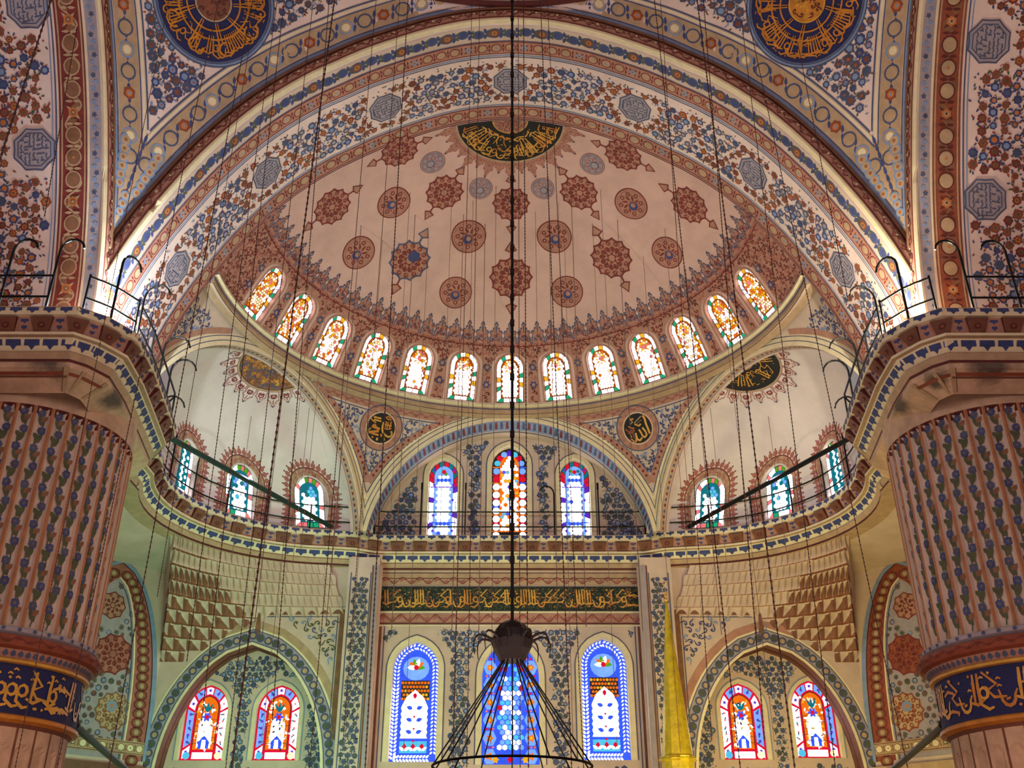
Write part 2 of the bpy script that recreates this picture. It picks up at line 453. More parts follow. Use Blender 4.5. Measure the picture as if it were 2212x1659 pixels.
def foliage(g, inside, x0, x1, y0, y1, sp, mats, w=.05, seed=3, dots=None, h=.012):
    """dense scrolling arabesque"""
    rr = random.Random(seed); y = y0; j = 0
    while y < y1:
        x = x0+(sp/2 if j % 2 else 0)
        while x < x1:
            px, py = x+rr.uniform(-.1,.1)*sp, y+rr.uniform(-.1,.1)*sp
            if inside(px, py, sp*.3):
                a = rr.uniform(0, 2*pi); m = rr.choice(mats); s = rr.choice((-1, 1))
                P = [(px+cos(a+s*t*4.2)*sp*(.12+.36*t), py+sin(a+s*t*4.2)*sp*(.12+.36*t)) for t in (0,.2,.4,.6,.8,1.)]
                g.line(P, w, m, h); g.disc(px, py, sp*.13, m, h+.002, 6)
                if dots and rr.random() < .5: g.disc(px, py, sp*.08, dots, h+.004, 5)
                g.leaf(P[-1][0], P[-1][1], a+s*4.2+s*.8, sp*.34, sp*.15, m, h+.001)
            x += sp
        y += sp*.8; j += 1
def calli(g, x0, x1, y0, y1, mat, seed=1, w=None, h=.02, mat2=None, dens=1.):
    """dense thuluth lettering between two base lines"""
    rr = random.Random(seed); H = y1-y0; w = w or H*.07
    def st(P, ww=w, m=None): g.line([(x0+(p[0]), y0+p[1]*H) for p in P], ww, m or mat, h+rr.uniform(0, .003), taper=True)
    W = x1-x0; x = H*.15
    while x < W-H*.25:
        k = rr.random(); m = mat2 if (mat2 and rr.random() < .35) else mat
        if k < .38:
            for e in range(rr.choice((1, 2, 2, 3))):
                st([(x, .25), (x-H*.02, .6), (x-H*.05, .93)], m=m); x += H*.13
            st([(x-H*.4, .30), (x-H*.2, .20), (x, .28)], m=m)
        elif k < .6:
            c = H*.34; st([(x-c*.2, .45)]+[(x+c*(.5-.5*cos(t)), .34-.26*sin(t)) for t in np.linspace(0, pi, 7)]+[(x+c*1.08, .48)], m=m)
            st([(x+c*.5, .22), (x+c*.55, .27)], w*1.5, m); x += H*.30
        elif k < .78:
            c = H*.11; st([(x+c+c*cos(t), .45+.13*sin(t)) for t in np.linspace(0, 2*pi, 9)], m=m)
            st([(x+c*2, .45), (x+c*2.1, .2), (x+c*.4, .06), (x-c*.8, .1)], m=m); x += H*.26
        elif k < .9:
            st([(x+H*.42, .95), (x+H*.1, .62), (x+H*.34, .5), (x+H*.2, .32), (x-H*.1, .3)], m=m); x += H*.34
        else:
            st([(x-H*.2, .12), (x+H*.1, .2), (x+H*.5, .12)], m=m); st([(x-H*.1, .6), (x+H*.15, .68), (x+H*.35, .6)], m=m); x += H*.2
        for e in range(int(2*dens)):
            dx = x-rr.random()*H*.4; dy = rr.choice((.72,.8,.9,.55,.08))
            if rr.random() < .5: st([(dx, dy), (dx+H*.07, dy+.04), (dx+H*.12, dy+.0)], w*.6, m)
            else: g.disc(x0+dx, y0+dy*H, w*.5, m, h+.002, 4)

# ------------------------------------------------------------------ windows
NW = [0]
def arch_half(t, kind): return sqrt(max(0, 1-t*t)) if kind == 'round' else max(0, 1-t**2.1)**.64
def arch_path(w, h, kind, n=9):
    ht = w*(.5 if kind == 'round' else .58); hs = h-ht; L = [(-w/2, 0), (-w/2, hs*.34), (-w/2, hs*.67)]
    A = []
    for i in range(n+1):
        t = sin(pi/2*i/n) if kind == 'round' else i/n
        A.append((w/2*arch_half(t, kind), hs+ht*t))
    L += [(-x, y) for x, y in A]; L += list(reversed(A))[1:]; L += [(w/2, hs*.67), (w/2, hs*.34), (w/2, 0)]; return L
def in_arch(x, y, w, h, kind):
    if y < 0 or y > h or abs(x) > w/2: return False
    ht = w*(.5 if kind == 'round' else .58); hs = h-ht
    return y <= hs or abs(x) < w/2*arch_half((y-hs)/ht, kind)
def resample(P, n):
    s = [0]
    for a, b in zip(P, P[1:]): s.append(s[-1]+hypot(b[0]-a[0], b[1]-a[1]))
    X = np.interp(np.linspace(0, s[-1], n+1), s, [p[0] for p in P]); Y = np.interp(np.linspace(0, s[-1], n+1), s, [p[1] for p in P])
    return list(zip(X, Y))
def border(g, w, h, kind, e0, e1, n, colf, z, gap=.12, nb=5):
    def sh(e): return [(x, y+e) for x, y in arch_path(w-2*e, h-2*e, kind)]
    A = resample(sh(e0), n*3); B = resample(sh(e1), n*3)
    for i in range(n):
        def mix(P, t):
            k = min(len(P)-2, int(t)); f = t-k; return (P[k][0]+(P[k+1][0]-P[k][0])*f, P[k][1]+(P[k+1][1]-P[k][1])*f)
        t0, t1 = 3*i+3*gap/2, 3*(i+1)-3*gap/2; tm = (t0+t1)/2
        g.poly([mix(A, t0), mix(A, tm), mix(A, t1), mix(B, t1), mix(B, tm), mix(B, t0)], colf(i, n), z)
    if nb:
        W = w-2*e0
        for i in range(nb):
            x0 = -W/2+W*i/nb+W/nb*gap/2; x1 = -W/2+W*(i+1)/nb-W/nb*gap/2
            g.poly([(x0, e0), (x1, e0), (x1, e1*.96), (x0, e1*.96)], colf(-1-i, n), z)
def lattice(g, w, h, kind, e, r, colf, z, y0=None, y1=None, n=6, q=.82, under=None):
    if under: g.poly([(x, y+e*.9) for x, y in arch_path(w-1.8*e, h-1.8*e, kind)], under, z-.004)
    wi, hi = w-2*e, h-2*e; dx = r*1.74; dy = r*1.5; j = 0; y = (y0 if y0 is not None else e)+r*.9
    while y < (y1 if y1 is not None else h-e):
        nx = int(wi/dx/2)+1
        for i in range(-nx, nx+1):
            x = (i+(.5 if j % 2 else 0))*dx
            P = [(x+r*q*cos(pi/6+2*pi*k/n), y+r*q*sin(pi/6+2*pi*k/n)) for k in range(n)]
            if all(in_arch(px, py-e, wi, hi, kind) for px, py in P): g.poly(P, colf(x/w, y/h, i, j), z)
        y += dy; j += 1
def glass_A(g, w, h, kind, z, seed, glow):
    rr = random.Random(seed)
    def cb(i, n):
        k = (i % 7) if i >= 0 else (i % 3)
        if i < 0: return 'g_green' if i in (-1, -4) else 'g_white'
        return {2: 'g_green', 4: 'g_yellow'}.get(k, 'g_white' if (glow > .4 or rr.random() < .6) else 'g_soft')
    border(g, w, h, kind, .03, w*.155, 22, cb, z, .14, 4)
    cy = h-w*.5; e = w*.19
    def cl(x, y, i, j):
        up = (y*h-(cy-.15*w))/(w*.5)
        if rr.random() < min(1, (1.0-glow*1.0)+max(0, up)*1.3): return rr.choice(('g_yellow','g_warm','g_orange','g_pink','g_white','g_warm'))
        return 'g_white'
    lattice(g, w, h, kind, e, w*.060, cl, z, q=.80, under='g_amber')
    g.disc(0, cy, w*.075, 'g_pink', z+.004, 8)
    for k in range(8): g.leaf(cos(k*pi/4)*w*.1, cy+sin(k*pi/4)*w*.1, k*pi/4, w*.12, w*.06, 'g_yellow', z+.004)
def glass_B(g, w, h, kind, z, seed, glow):
    rr = random.Random(seed)
    def cb(i, n):
        if i < 0: return rr.choice(('g_pink','g_white','g_green'))
        t = i/n
        if abs(t-.5) < .025: return 'g_pink'
        if abs(t-.5) < .075: return 'g_lime'
        return 'g_pink' if i % 6 == 3 else 'g_white'
    border(g, w, h, kind, .03, w*.17, 26, cb, z, .12, 5)
    def cl(x, y, i, j):
        if glow < .3: return 'g_teal' if (i+j) % 2 else 'g_white'
        return rr.choice(('g_teal','g_cyan','g_lblue','g_white')) if (y > .62 or rr.random() < .12) else 'g_white'
    lattice(g, w, h, kind, w*.2, w*.075, cl, z, q=.86, under='g_teal')
def glass_C(g, w, h, kind, z, seed, glow):
    rr = random.Random(seed)
    border(g, w, h, kind, .03, w*.17, 32, lambda i, n: ('g_purple' if i < 0 else ('g_teal' if abs(i/n-.5) < .14 and i % 2 else ('g_red' if abs(i/n-.5) < .16 else ('g_purple' if i % 5 == 2 else 'g_white')))), z, .12, 6)
    lattice(g, w, h, kind, w*.2, w*.075, lambda x, y, i, j: (rr.choice(('g_teal','g_cyan','g_lime','g_lblue')) if y > .80 else ('g_blue' if (j in (3,) or 16 < j < 18 or rr.random() < .04) else 'g_white')), z, q=.86, under='g_lblue')
    for i in range(5):
        for s_ in (-1, 1): g.star(s_*w*.33, w*.35+i*w*.55, w*.07, 4, .5, 'g_purple', z+.006)
    g.grid(-w*.45, w*.45, w*.62, w*.66, 1, 1, 'g_blue', z+.006); g.grid(-w*.45, w*.45, h-w*.98, h-w*.94, 1, 1, 'g_purple', z+.006)
    g.disc(0, h*.86, w*.08, 'g_red', z+.004, 8)
def glass_D(g, w, h, kind, z, seed, glow):
    rr = random.Random(seed)
    e = w*.13; n = int((h-w*.5)/(w*.24))
    for i in range(n):
        y = w*.12+i*w*.24
        for s in (-1, 1):
            m = 'g_red' if i % 3 == 1 else ('g_lblue' if i % 3 else 'g_white')
            g.disc(s*(w/2-e), y, w*.10, 'g_white' if i < n*.75 else m, z, 10)
            g.poly([(s*(w/2-e)+a*w*.11, y+w*.12+b*w*.018) for a, b in ((-1,-1),(1,-1),(1,1),(-1,1))], 'g_red' if i % 3 == 1 else rr.choice(('g_orange','g_blue')), z)
    for k in range(7):
        a = pi*(k+.5)/7; g.disc(cos(a)*(w/2-e)*.95, h-w*.56+sin(a)*w*.40, w*.09, ('g_lblue','g_red','g_cyan','g_purple')[k % 4], z, 9)
    lattice(g, w, h, kind, w*.245, w*.06, lambda x, y, i, j: (rr.choice(('g_yellow','g_lime','g_white')) if y > .86 else (rr.choice(('g_orange','g_yellow','g_cyan','g_blue','g_white')) if rr.random() < .33 else 'g_white')), z, q=.84, under='g_orange')
def glass_E(g, w, h, kind, z, seed, glow):
    rr = random.Random(seed)
    def braid(path, m):
        P = resample(path, int(len(m)))
        for i in range(len(m)-1):
            a = atan2(P[i+1][1]-P[i][1], P[i+1][0]-P[i][0])
            for s in (-1, 1): g.leaf(P[i][0]-sin(a)*s*.012*w, P[i][1]+cos(a)*s*.012*w, a+s*.72, w*.085, w*.042, m[i], z)
    n = 66
    braid([(x, y+w*.075) for x, y in arch_path(w*.85, h-w*.15, kind)], [('g_soft' if i > 18 else 'g_white') for i in range(n)])
    braid([(-w*.42, w*.09), (w*.42, w*.09)], ['g_white']*12)
    e = w*.19; wi = w-2*e; hs = h-w*.62
    g.disc(0, hs+w*.06, w*.29, 'g_lblue', z, 16, w*.26)
    for k in range(6): g.leaf(0, hs+w*.08, pi*k/5, w*.2, w*.1, ('g_lime','g_orange','g_white')[k % 3], z+.004)
    g.disc(0, hs+w*.08, w*.06, 'g_red', z+.008, 6)
    g.poly([(-wi/2,hs-w*.62),(wi/2,hs-w*.62),(wi/2,hs-w*.20),(-wi/2,hs-w*.20)], 'lead', z)
    for j in range(5):
        for i in range(-4, 5):
            x = (i+(.5 if j % 2 else 0))*w*.07
            if abs(x) < wi/2-.03: g.disc(x, hs-w*.25-j*w*.085, w*.033, rr.choice(('g_orange','g_yellow','g_orange')), z+.004, 6)
    yb = w*.5; ym = hs-w*.66
    L = [(-wi*.47, yb)]+[(-wi*.47+wi*.04*(k % 2), yb+(ym-yb)*k/12) for k in range(1, 12)]+[(-wi*.3, ym+w*.1), (0, ym+w*.26), (wi*.3, ym+w*.1)]+[(wi*.47-wi*.04*(k % 2), yb+(ym-yb)*k/12) for k in range(11, 0, -1)]+[(wi*.47, yb)]
    g.poly(L, 'g_white', z+.008)
    for k in range(3):
        y = yb+(ym-yb)*(k+.42)/3
        for s in (-1, 1): g.leaf(s*w*.04, y, pi/2-s*1.2, w*.15, w*.09, 'g_blue', z+.012)
        g.disc(0, y-w*.16, w*.028, 'g_red', z+.012, 5)
    g.leaf(0, ym+w*.2, -pi/2, w*.14, w*.09, 'g_red', z+.012)
    for k in range(14):
        y = yb+(ym-yb)*(k+.5)/14
        for s in (-1, 1): g.line([(s*wi*.42, y), (s*wi*.25, y+w*.03*(-1)**k), (s*wi*.12, y)], w*.008, 'lead', z+.011)
    g.poly([(-wi*.47,w*.2),(wi*.47,w*.2),(wi*.47,w*.44),(-wi*.47,w*.44)], 'g_cyan', z)
    for i in range(3):
        x = (i-1)*wi*.3; g.leaf(x, w*.25, pi/2, w*.15, w*.1, 'g_red', z+.004)
        for s in (-1, 1): g.leaf(x, w*.25, pi/2+s*1., w*.13, w*.06, 'g_white', z+.004)
def glass_F(g, w, h, kind, z, seed, glow):
    rr = random.Random(seed); n = int((h-w*.3)/(w*.30))
    for i in range(n+1):
        y = w*.15+i*w*.30
        for s in (-1, 1):
            g.poly([(s*w*.36+w*.12*cos(pi*k/3), y+w*.14*sin(pi*k/3)) for k in range(6)], 'g_lblue', z)
            g.star(s*w*.36, y, w*.075, 5, .55, 'g_orange', z+.004); g.disc(s*w*.36, y, w*.03, 'g_yellow', z+.008, 6)
            for e in range(3): g.disc(s*w*.36+(e-1)*w*.06, y+w*.15, w*.022, rr.choice(('g_orange','g_pink','g_red')), z+.004, 5)
    lattice(g, w, h, kind, w*.25, w*.055, lambda x, y, i, j: (rr.choice(('g_white','g_white','g_lblue','g_cyan')) if (abs(x) < .16 and .14 < y < .72) else rr.choice(('g_blue','g_lblue','g_cyan','g_white','g_blue','g_red'))), z, q=.84, under='g_blue')
    for i in range(3): g.star((i-1)*w*.26, w*.1, w*.07, 6, .6, ('g_yellow','g_red','g_yellow')[i], z+.01)
def glass_G(g, w, h, kind, z, seed, glow):
    rr = random.Random(seed); bright = -1 if glow < 0 else 1
    def sh(e): return [(x, y+e) for x, y in arch_path(w-2*e, h-2*e, kind)]
    A = resample(sh(.02), 60); B = resample(sh(w*.23), 60)
    g.poly(sh(.01), 'g_red', z-.002)
    segs = [(0,3,'sq'),(4,18,'bar'),(19,23,'sq'),(24,28,'arc'),(28.5,31.5,'sq'),(32,36,'arc'),(37,41,'sq'),(42,56,'bar'),(57,60,'sq')]
    def at(P, t):
        k = min(59, int(t)); f = t-k; return (P[k][0]+(P[k+1][0]-P[k][0])*f, P[k][1]+(P[k+1][1]-P[k][1])*f)
    for (a, b, k) in segs:
        m = 8; right = a > 30
        def pt(t, q): p0 = at(A, t); p1 = at(B, t); return (p0[0]+(p1[0]-p0[0])*q, p0[1]+(p1[1]-p0[1])*q)
        col = {'sq': 'g_soft', 'arc': 'g_lblue', 'bar': 'g_lblue'}[k]
        if k == 'bar' and (right == (bright > 0)): col = 'g_white'
        if k == 'sq' and 20 < a < 45 and a != 28.5 and (right == (bright > 0)): col = 'g_white'
        g.poly([pt(a+(b-a)*i/m, .14) for i in range(m+1)]+[pt(b-(b-a)*i/m, .86) for i in range(m+1)], col, z)
        for e in range(5 if k == 'bar' else 1):
            t = a+(b-a)*(e+.5)/(5 if k == 'bar' else 1); c = pt(t, .5)
            g.star(c[0], c[1], w*.045, 5, .5, 'g_purple' if col != 'g_white' else 'g_pink', z+.004)
            if k != 'sq': g.leaf(c[0], c[1], rr.random()*6, w*.09, w*.04, 'g_teal', z+.004)
    g.poly([(x, y+w*.25) for x, y in arch_path(w*.5, h-w*.5, kind)], 'g_orange', z)
    g.poly([(x, y+w*.28) for x, y in arch_path(w*.32, h-w*1.0, kind)], 'g_white', z+.003)
    for i in range(70):
        x = rr.uniform(-.22,.22)*w; y = rr.uniform(.26, h/w-.36)*w
        inn = abs(x) < w*.13
        g.leaf(x, y, rr.uniform(0, 6.28), w*rr.uniform(.06,.11), w*.045, rr.choice(('g_yellow','g_orange','g_warm','g_white','g_white','g_soft')) if not inn else rr.choice(('g_white','g_white','g_warm','g_yellow','g_soft','lead')), z+.005+.001*(i % 3))
    g.line([(x, y+w*.25) for x, y in arch_path(w*.5, h-w*.5, kind)], w*.018, 'lead', z+.009)
    for k in range(1, 6): g.line([(-w*.24, w*.25+k*(h-w*.9)/6), (w*.24, w*.25+k*(h-w*.9)/6)], w*.010, 'lead', z+.009)
    cy = h-w*.72
    for k in range(6): g.leaf(0, cy, k*pi/3, w*.12, w*.07, 'g_blue', z+.009)
    g.disc(0, cy, w*.05, 'g_red', z+.012, 7)
    for s in (-1, 0, 1): g.leaf(0, cy+w*.1, pi/2+s*.5, w*.24, w*.06, 'g_teal', z+.009)
    g.poly([(-w*.12,w*.27),(w*.12,w*.27),(w*.13,w*.42),(.0,w*.56),(-w*.13,w*.42)], 'g_blue', z+.009); g.poly([(-w*.05,w*.27),(w*.05,w*.27),(w*.04,w*.46),(-w*.04,w*.46)], 'g_white', z+.012)
    g.poly([(-w*.23,w*.05),(w*.23,w*.05),(w*.23,w*.19),(-w*.23,w*.19)], 'g_white', z+.004)
    for s in (-1, 1): g.disc(s*w*.36, w*.12, w*.085, 'g_cyan' if s < 0 else 'g_warm', z+.006, 8)
STY = {'A': glass_A, 'B': glass_B, 'C': glass_C, 'D': glass_D, 'E': glass_E, 'F': glass_F, 'G': glass_G}
paint('bloom_lead', (.46,.25,.20), var=.2)  # bloom of the bright panes mixed into the lead colour
LEAD = {'A': 'bloom_lead', 'B': 'lead', 'C': 'lead', 'D': 'lead', 'E': 'g_blue', 'F': 'g_blue', 'G': 'lead'}
def window(f, w, h, style, kind='round', depth=.3, label='', glow=1., rim=.1, seed=0, rimm='ivory', line='slate'):
    """f is a local metric chart with (0,0) at the middle of the sill"""
    fo = f; O3 = Vector(fo(0, 0, 0)); ex = (Vector(fo(.2, 0, 0))-Vector(fo(-.2, 0, 0))).normalized(); ey = (Vector(fo(0, h, 0))-O3); sy = ey.length/h; ey = ey.normalized()
    nn = ex.cross(ey); nn = nn if nn.dot(Vector(fo(0, h/2, .5))-Vector(fo(0, h/2, 0))) > 0 else -nn
    def f(x, y, z=0): return tuple(O3+ex*x+ey*(y*sy)+nn*z)
    NW[0] += 1; root = empty('window_%d' % NW[0], f(0, 0, -depth)); struct(root, label); root['group'] = {'A':'windows round the half dome','B':'windows of the side apses','C':'upper windows of the middle wall','D':'upper windows of the middle wall','E':'tall lower windows of the middle wall','F':'tall lower windows of the middle wall','G':'paired windows under the side arches'}[style]
    g = G(f); P = resample(arch_path(w, h, kind), 34)+[]
    n = len(P); Q = P+[(w*.17, 0), (-w*.17, 0)]
    for i in range(len(Q)):
        a, b = Q[i], Q[(i+1) % len(Q)]
        g.face3([fo(a[0], a[1], .03), fo(b[0], b[1], .03), f(b[0], b[1], -depth), f(a[0], a[1], -depth)], rimm)
    O = resample(arch_path(w+2*rim, h+rim, kind), 34)
    for i in range(len(P)-1): g.face3([fo(*P[i], .03), fo(*P[i+1], .03), fo(*O[i+1], .03), fo(*O[i], .03)], rimm)
    for i in range(len(P)-1): g.face3([fo(*O[i], .03), fo(*O[i+1], .03), fo(*O[i+1], -.01), fo(*O[i], -.01)], rimm)
    if line:
        g.line(resample(arch_path(w+2*rim+.08, h+rim+.04, kind), 30), .035, line, .016)
    fr = g.build('window_frame')
    gp = G(f); gp.poly(Q, LEAD[style], -depth+.005)
    STY[style](gp, w, h, kind, -depth+.014, seed, glow)
    pa = gp.build('pane'); adopt(root, fr, pa); return Q

# ================================================================== 1. great arch
g = G(f_arch); L = PROF.L; D = FAR-NEAR
g.grid(-L, L, 0, D, 120, 8, 'arch_plaster')
g.tube([f_arch(a, .0, .0) for a in np.linspace(-L, L, 90)], .075, 'ivory', 8)
g.grid(-L, L, .06, .15, 100, 1, 'ivory', .02)
chain(g, -L, L, .24, .86, 'plaster', ('slate','blue'), ('brown','orange','green'))
g.hline(-L, L, .9, .03, 'slate'); 
circles(g, -L, L, .95, 1.45, 'tan_red', 'red', 'tan', 'sky_blue', edge='red')
g.hline(-L, L, 1.54, .05, 'sky_blue'); g.hline(-L, L, 1.62, .03, 'slate')
circles(g, -L, L, D-.72, D-.14, 'tan_red', 'red', 'tan', 'sky_blue', edge='red')
g.hline(-L, L, D-.80, .05, 'sky_blue'); g.hline(-L, L, D-.06, .05, 'red')
F0, F1 = 1.68, D-.86; FC = (F0+F1)/2
octs = [cast(f_arch, *q)[0] for q in ((832,236,-5,2.7),(577,378,-9,2.7),(383,585,-13,2.7))]
oa = octs[:]; octs = sorted([0.]+oa+[-q for q in oa])
for a in octs: octagon(g, a, FC, .62)
def ins(x, y, m=0):
    return F0+.06+m < y < F1-.06-m and all(hypot(x-a, y-FC) > .66+m*.6 for a in octs)
def pick(x, y, rr):
    d = min(hypot(x-a, (y-FC)*1.0) for a in octs); t = (x/3.85*2*pi)
    red = .72 < d < 1.05 or abs((y-FC)-.75*cos(t*1.5)) < .26
    return (rr.choice(('rust','red','rust')), rr.choice(('brown','orange','umber')), 'green') if red else (rr.choice(('slate','blue','slate')), rr.choice(('sky_blue','slate','grey_lilac')), None)
field(g, ins, -L, L, F0+.1, F1, .35, .145, pick, ('green','slate','sky_blue','rust'), 'rust', 11)
o = struct(g.build('wall_arch'), 'great pointed arch with flower garlands and octagons on its underside, spanning both pillars')

# face of the great arch (and of the side arches): moulded red band round the opening
FW = .46
def mk_face(kind, sg=1):
    def f(a, b, h=0):   # a along profile (signed), b outward from the opening edge
        x, z = PROF.at(abs(a)); nx, nz = PROF.nrm(abs(a)); s2 = 1 if a >= 0 else -1
        X = s2*(x-nx*b); Z = z-nz*b
        if kind == 'main': return (X, NEAR-h-.10*sin(min(1, b/FW)*pi), Z)
        return (sg*(HX-h-.10*sin(min(1, b/FW)*pi)), YC+X, Z)
    return f
def face_band(f):
    g = G(f); g.grid(-L, L, 0, FW+.12, 110, 6, 'tan_red'); scroll(g, -L, L, .24, .34, 'maroon', 'rose', 150, .012)
    g.hline(-L, L, .06, .05, 'red', .016, 100); g.hline(-L, L, .40, .06, 'maroon', .016, 100)
    n = 110; 
    scroll(g, -L, L, .23, .26, 'red', 'tan', 96, .02)
    for i in range(n): x = -L+2*L*(i+.5)/n; g.disc(x, .23, .045, 'ivory' if i % 2 else 'tan', .024, 6)
    g.tube([f(a, FW+.02, .04) for a in np.linspace(-L, L, 80)], .055, 'umber', 6)
    return g
struct(face_band(mk_face('main')).build('trim_1'), 'red scrollwork moulding round the mouth of the great arch')
struct(face_band(mk_face('side', -1)).build('trim_2'), 'red scrollwork moulding round the left side arch')
struct(face_band(mk_face('side', 1)).build('trim_3'), 'red scrollwork moulding round the right side arch')

# side arches
for sg, nm in ((-1, 'wall_left_arch'), (1, 'wall_right_arch')):
    f = mk_side(sg); g = G(f); D2 = 4.7
    g.grid(-L, L, 0, D2, 110, 8, 'arch_plaster')
    g.tube([f(a, 0, .0) for a in np.linspace(-L, L, 80)], .075, 'ivory', 8)
    A0 = 2.0
    g.grid(A0, L, .1, .42, 50, 1, 'grey_lilac', .008); 
    for i in range(90): g.star(A0+(L-A0)*i/90, .26+.03*(-1)**i, .085, 5, .6, 'sky_blue' if i % 3 else 'slate', .014, i)
    g.hline(A0, L, .46, .05, 'ivory', .014)
    g.grid(A0, L, .5, 1.28, 50, 1, 'red' if sg < 0 else 'rust', .008)
    circles(g, A0, L, .56, 1.2, None, 'tan' if sg < 0 else 'maroon', 'umber' if sg < 0 else 'tan', 'orange', h=.012, edge='tan')
    scroll(g, A0, L, .88, .7, 'tan' if sg < 0 else 'umber', 'umber', 30, .013)
    g.hline(A0, L, 1.36, .04, 'slate'); g.hline(A0, L, 1.46, .03, 'sky_blue')
    oc = [17.35, 13.35, 9.4, 5.5]; FC2 = 2.55 if sg < 0 else 2.75
    oc = [cast(f, *((75,325) if sg < 0 else (2128,430)), 12, 3)[0], cast(f, *((72,15) if sg < 0 else (2115,88)), 9, 3)[0]]; FC2 = cast(f, *((75,325) if sg < 0 else (2128,430)), 12, 3)[1]; oc.append(2*oc[1]-oc[0])
    for a in oc: octagon(g, a, FC2, .62)
    def ins2(x, y, m=0): return 1.52+m < y < D2-m and all(hypot(x-a, y-FC2) > .72+m*.6 for a in oc)
    def pick2(x, y, rr):
        d = min(hypot(x-a, y-FC2) for a in oc)
        if .72 < d < 1.1 or rr.random() < .48: return (rr.choice(('rust','red','rust')), rr.choice(('orange','brown','umber')), 'green')
        return (rr.choice(('slate','blue')), rr.choice(('orange','sky_blue','slate')), None)
    field(g, ins2, A0, L, 1.62, D2, .36, .15, pick2, ('green','slate','blue','rust'), 'rust', 21+sg)
    struct(g.build(nm), 'underside of the %s side arch painted with red and blue flowers' % ('left' if sg < 0 else 'right'))

# ================================================================== 2. pendentives over the piers
FW2 = FW+.06
def off_x(z):      # half width of the moulding's outer edge at height z
    best = None
    return float(np.interp(-z, -OFF[:,1], OFF[:,0]))
OFF = []
for a in np.linspace(0, L, 160):
    x, z = PROF.at(a); nx, nz = PROF.nrm(a); OFF.append((x-nx*FW2, z-nz*FW2))
OFF = np.array(OFF)
ZT = float(OFF[0,1])
zz = np.linspace(15.4, ZT, 200)
RHO = np.array([hypot(off_x(z), HY) for z in zz]); MM = np.concatenate([[0], np.cumsum(np.hypot(np.diff(RHO), np.diff(zz)))])
def pend_half(m):
    z = float(np.interp(m, MM, zz)); X = off_x(z)
    p1 = atan2(X, HY); p2 = atan2(HX, X); return z, X, p1, p2
def mk_pend(sg):
    def f(p, m, h=0):
        z, X, p1, p2 = pend_half(m)
        if m > MM[-1]: z += m-MM[-1]
        r1 = hypot(X, HY); r2 = hypot(HX, X); mid = (p1+p2)/2; rm = (r1+r2)/2
        phi = mid+p/rm; t = 0 if p2 <= p1 else min(1, max(0, (phi-p1)/(p2-p1))); rho = r1+(r2-r1)*t-h*.8
        return (sg*rho*sin(phi), YC+rho*cos(phi), z-h*.55)
    return f
def pwidth(m):
    z, X, p1, p2 = pend_half(m); return max(0, (p2-p1)/2)*(hypot(X, HY)+hypot(HX, X))/2
MT = float(MM[-1]); M0 = next(m for m in np.linspace(0, MT, 300) if pwidth(m) > .02)
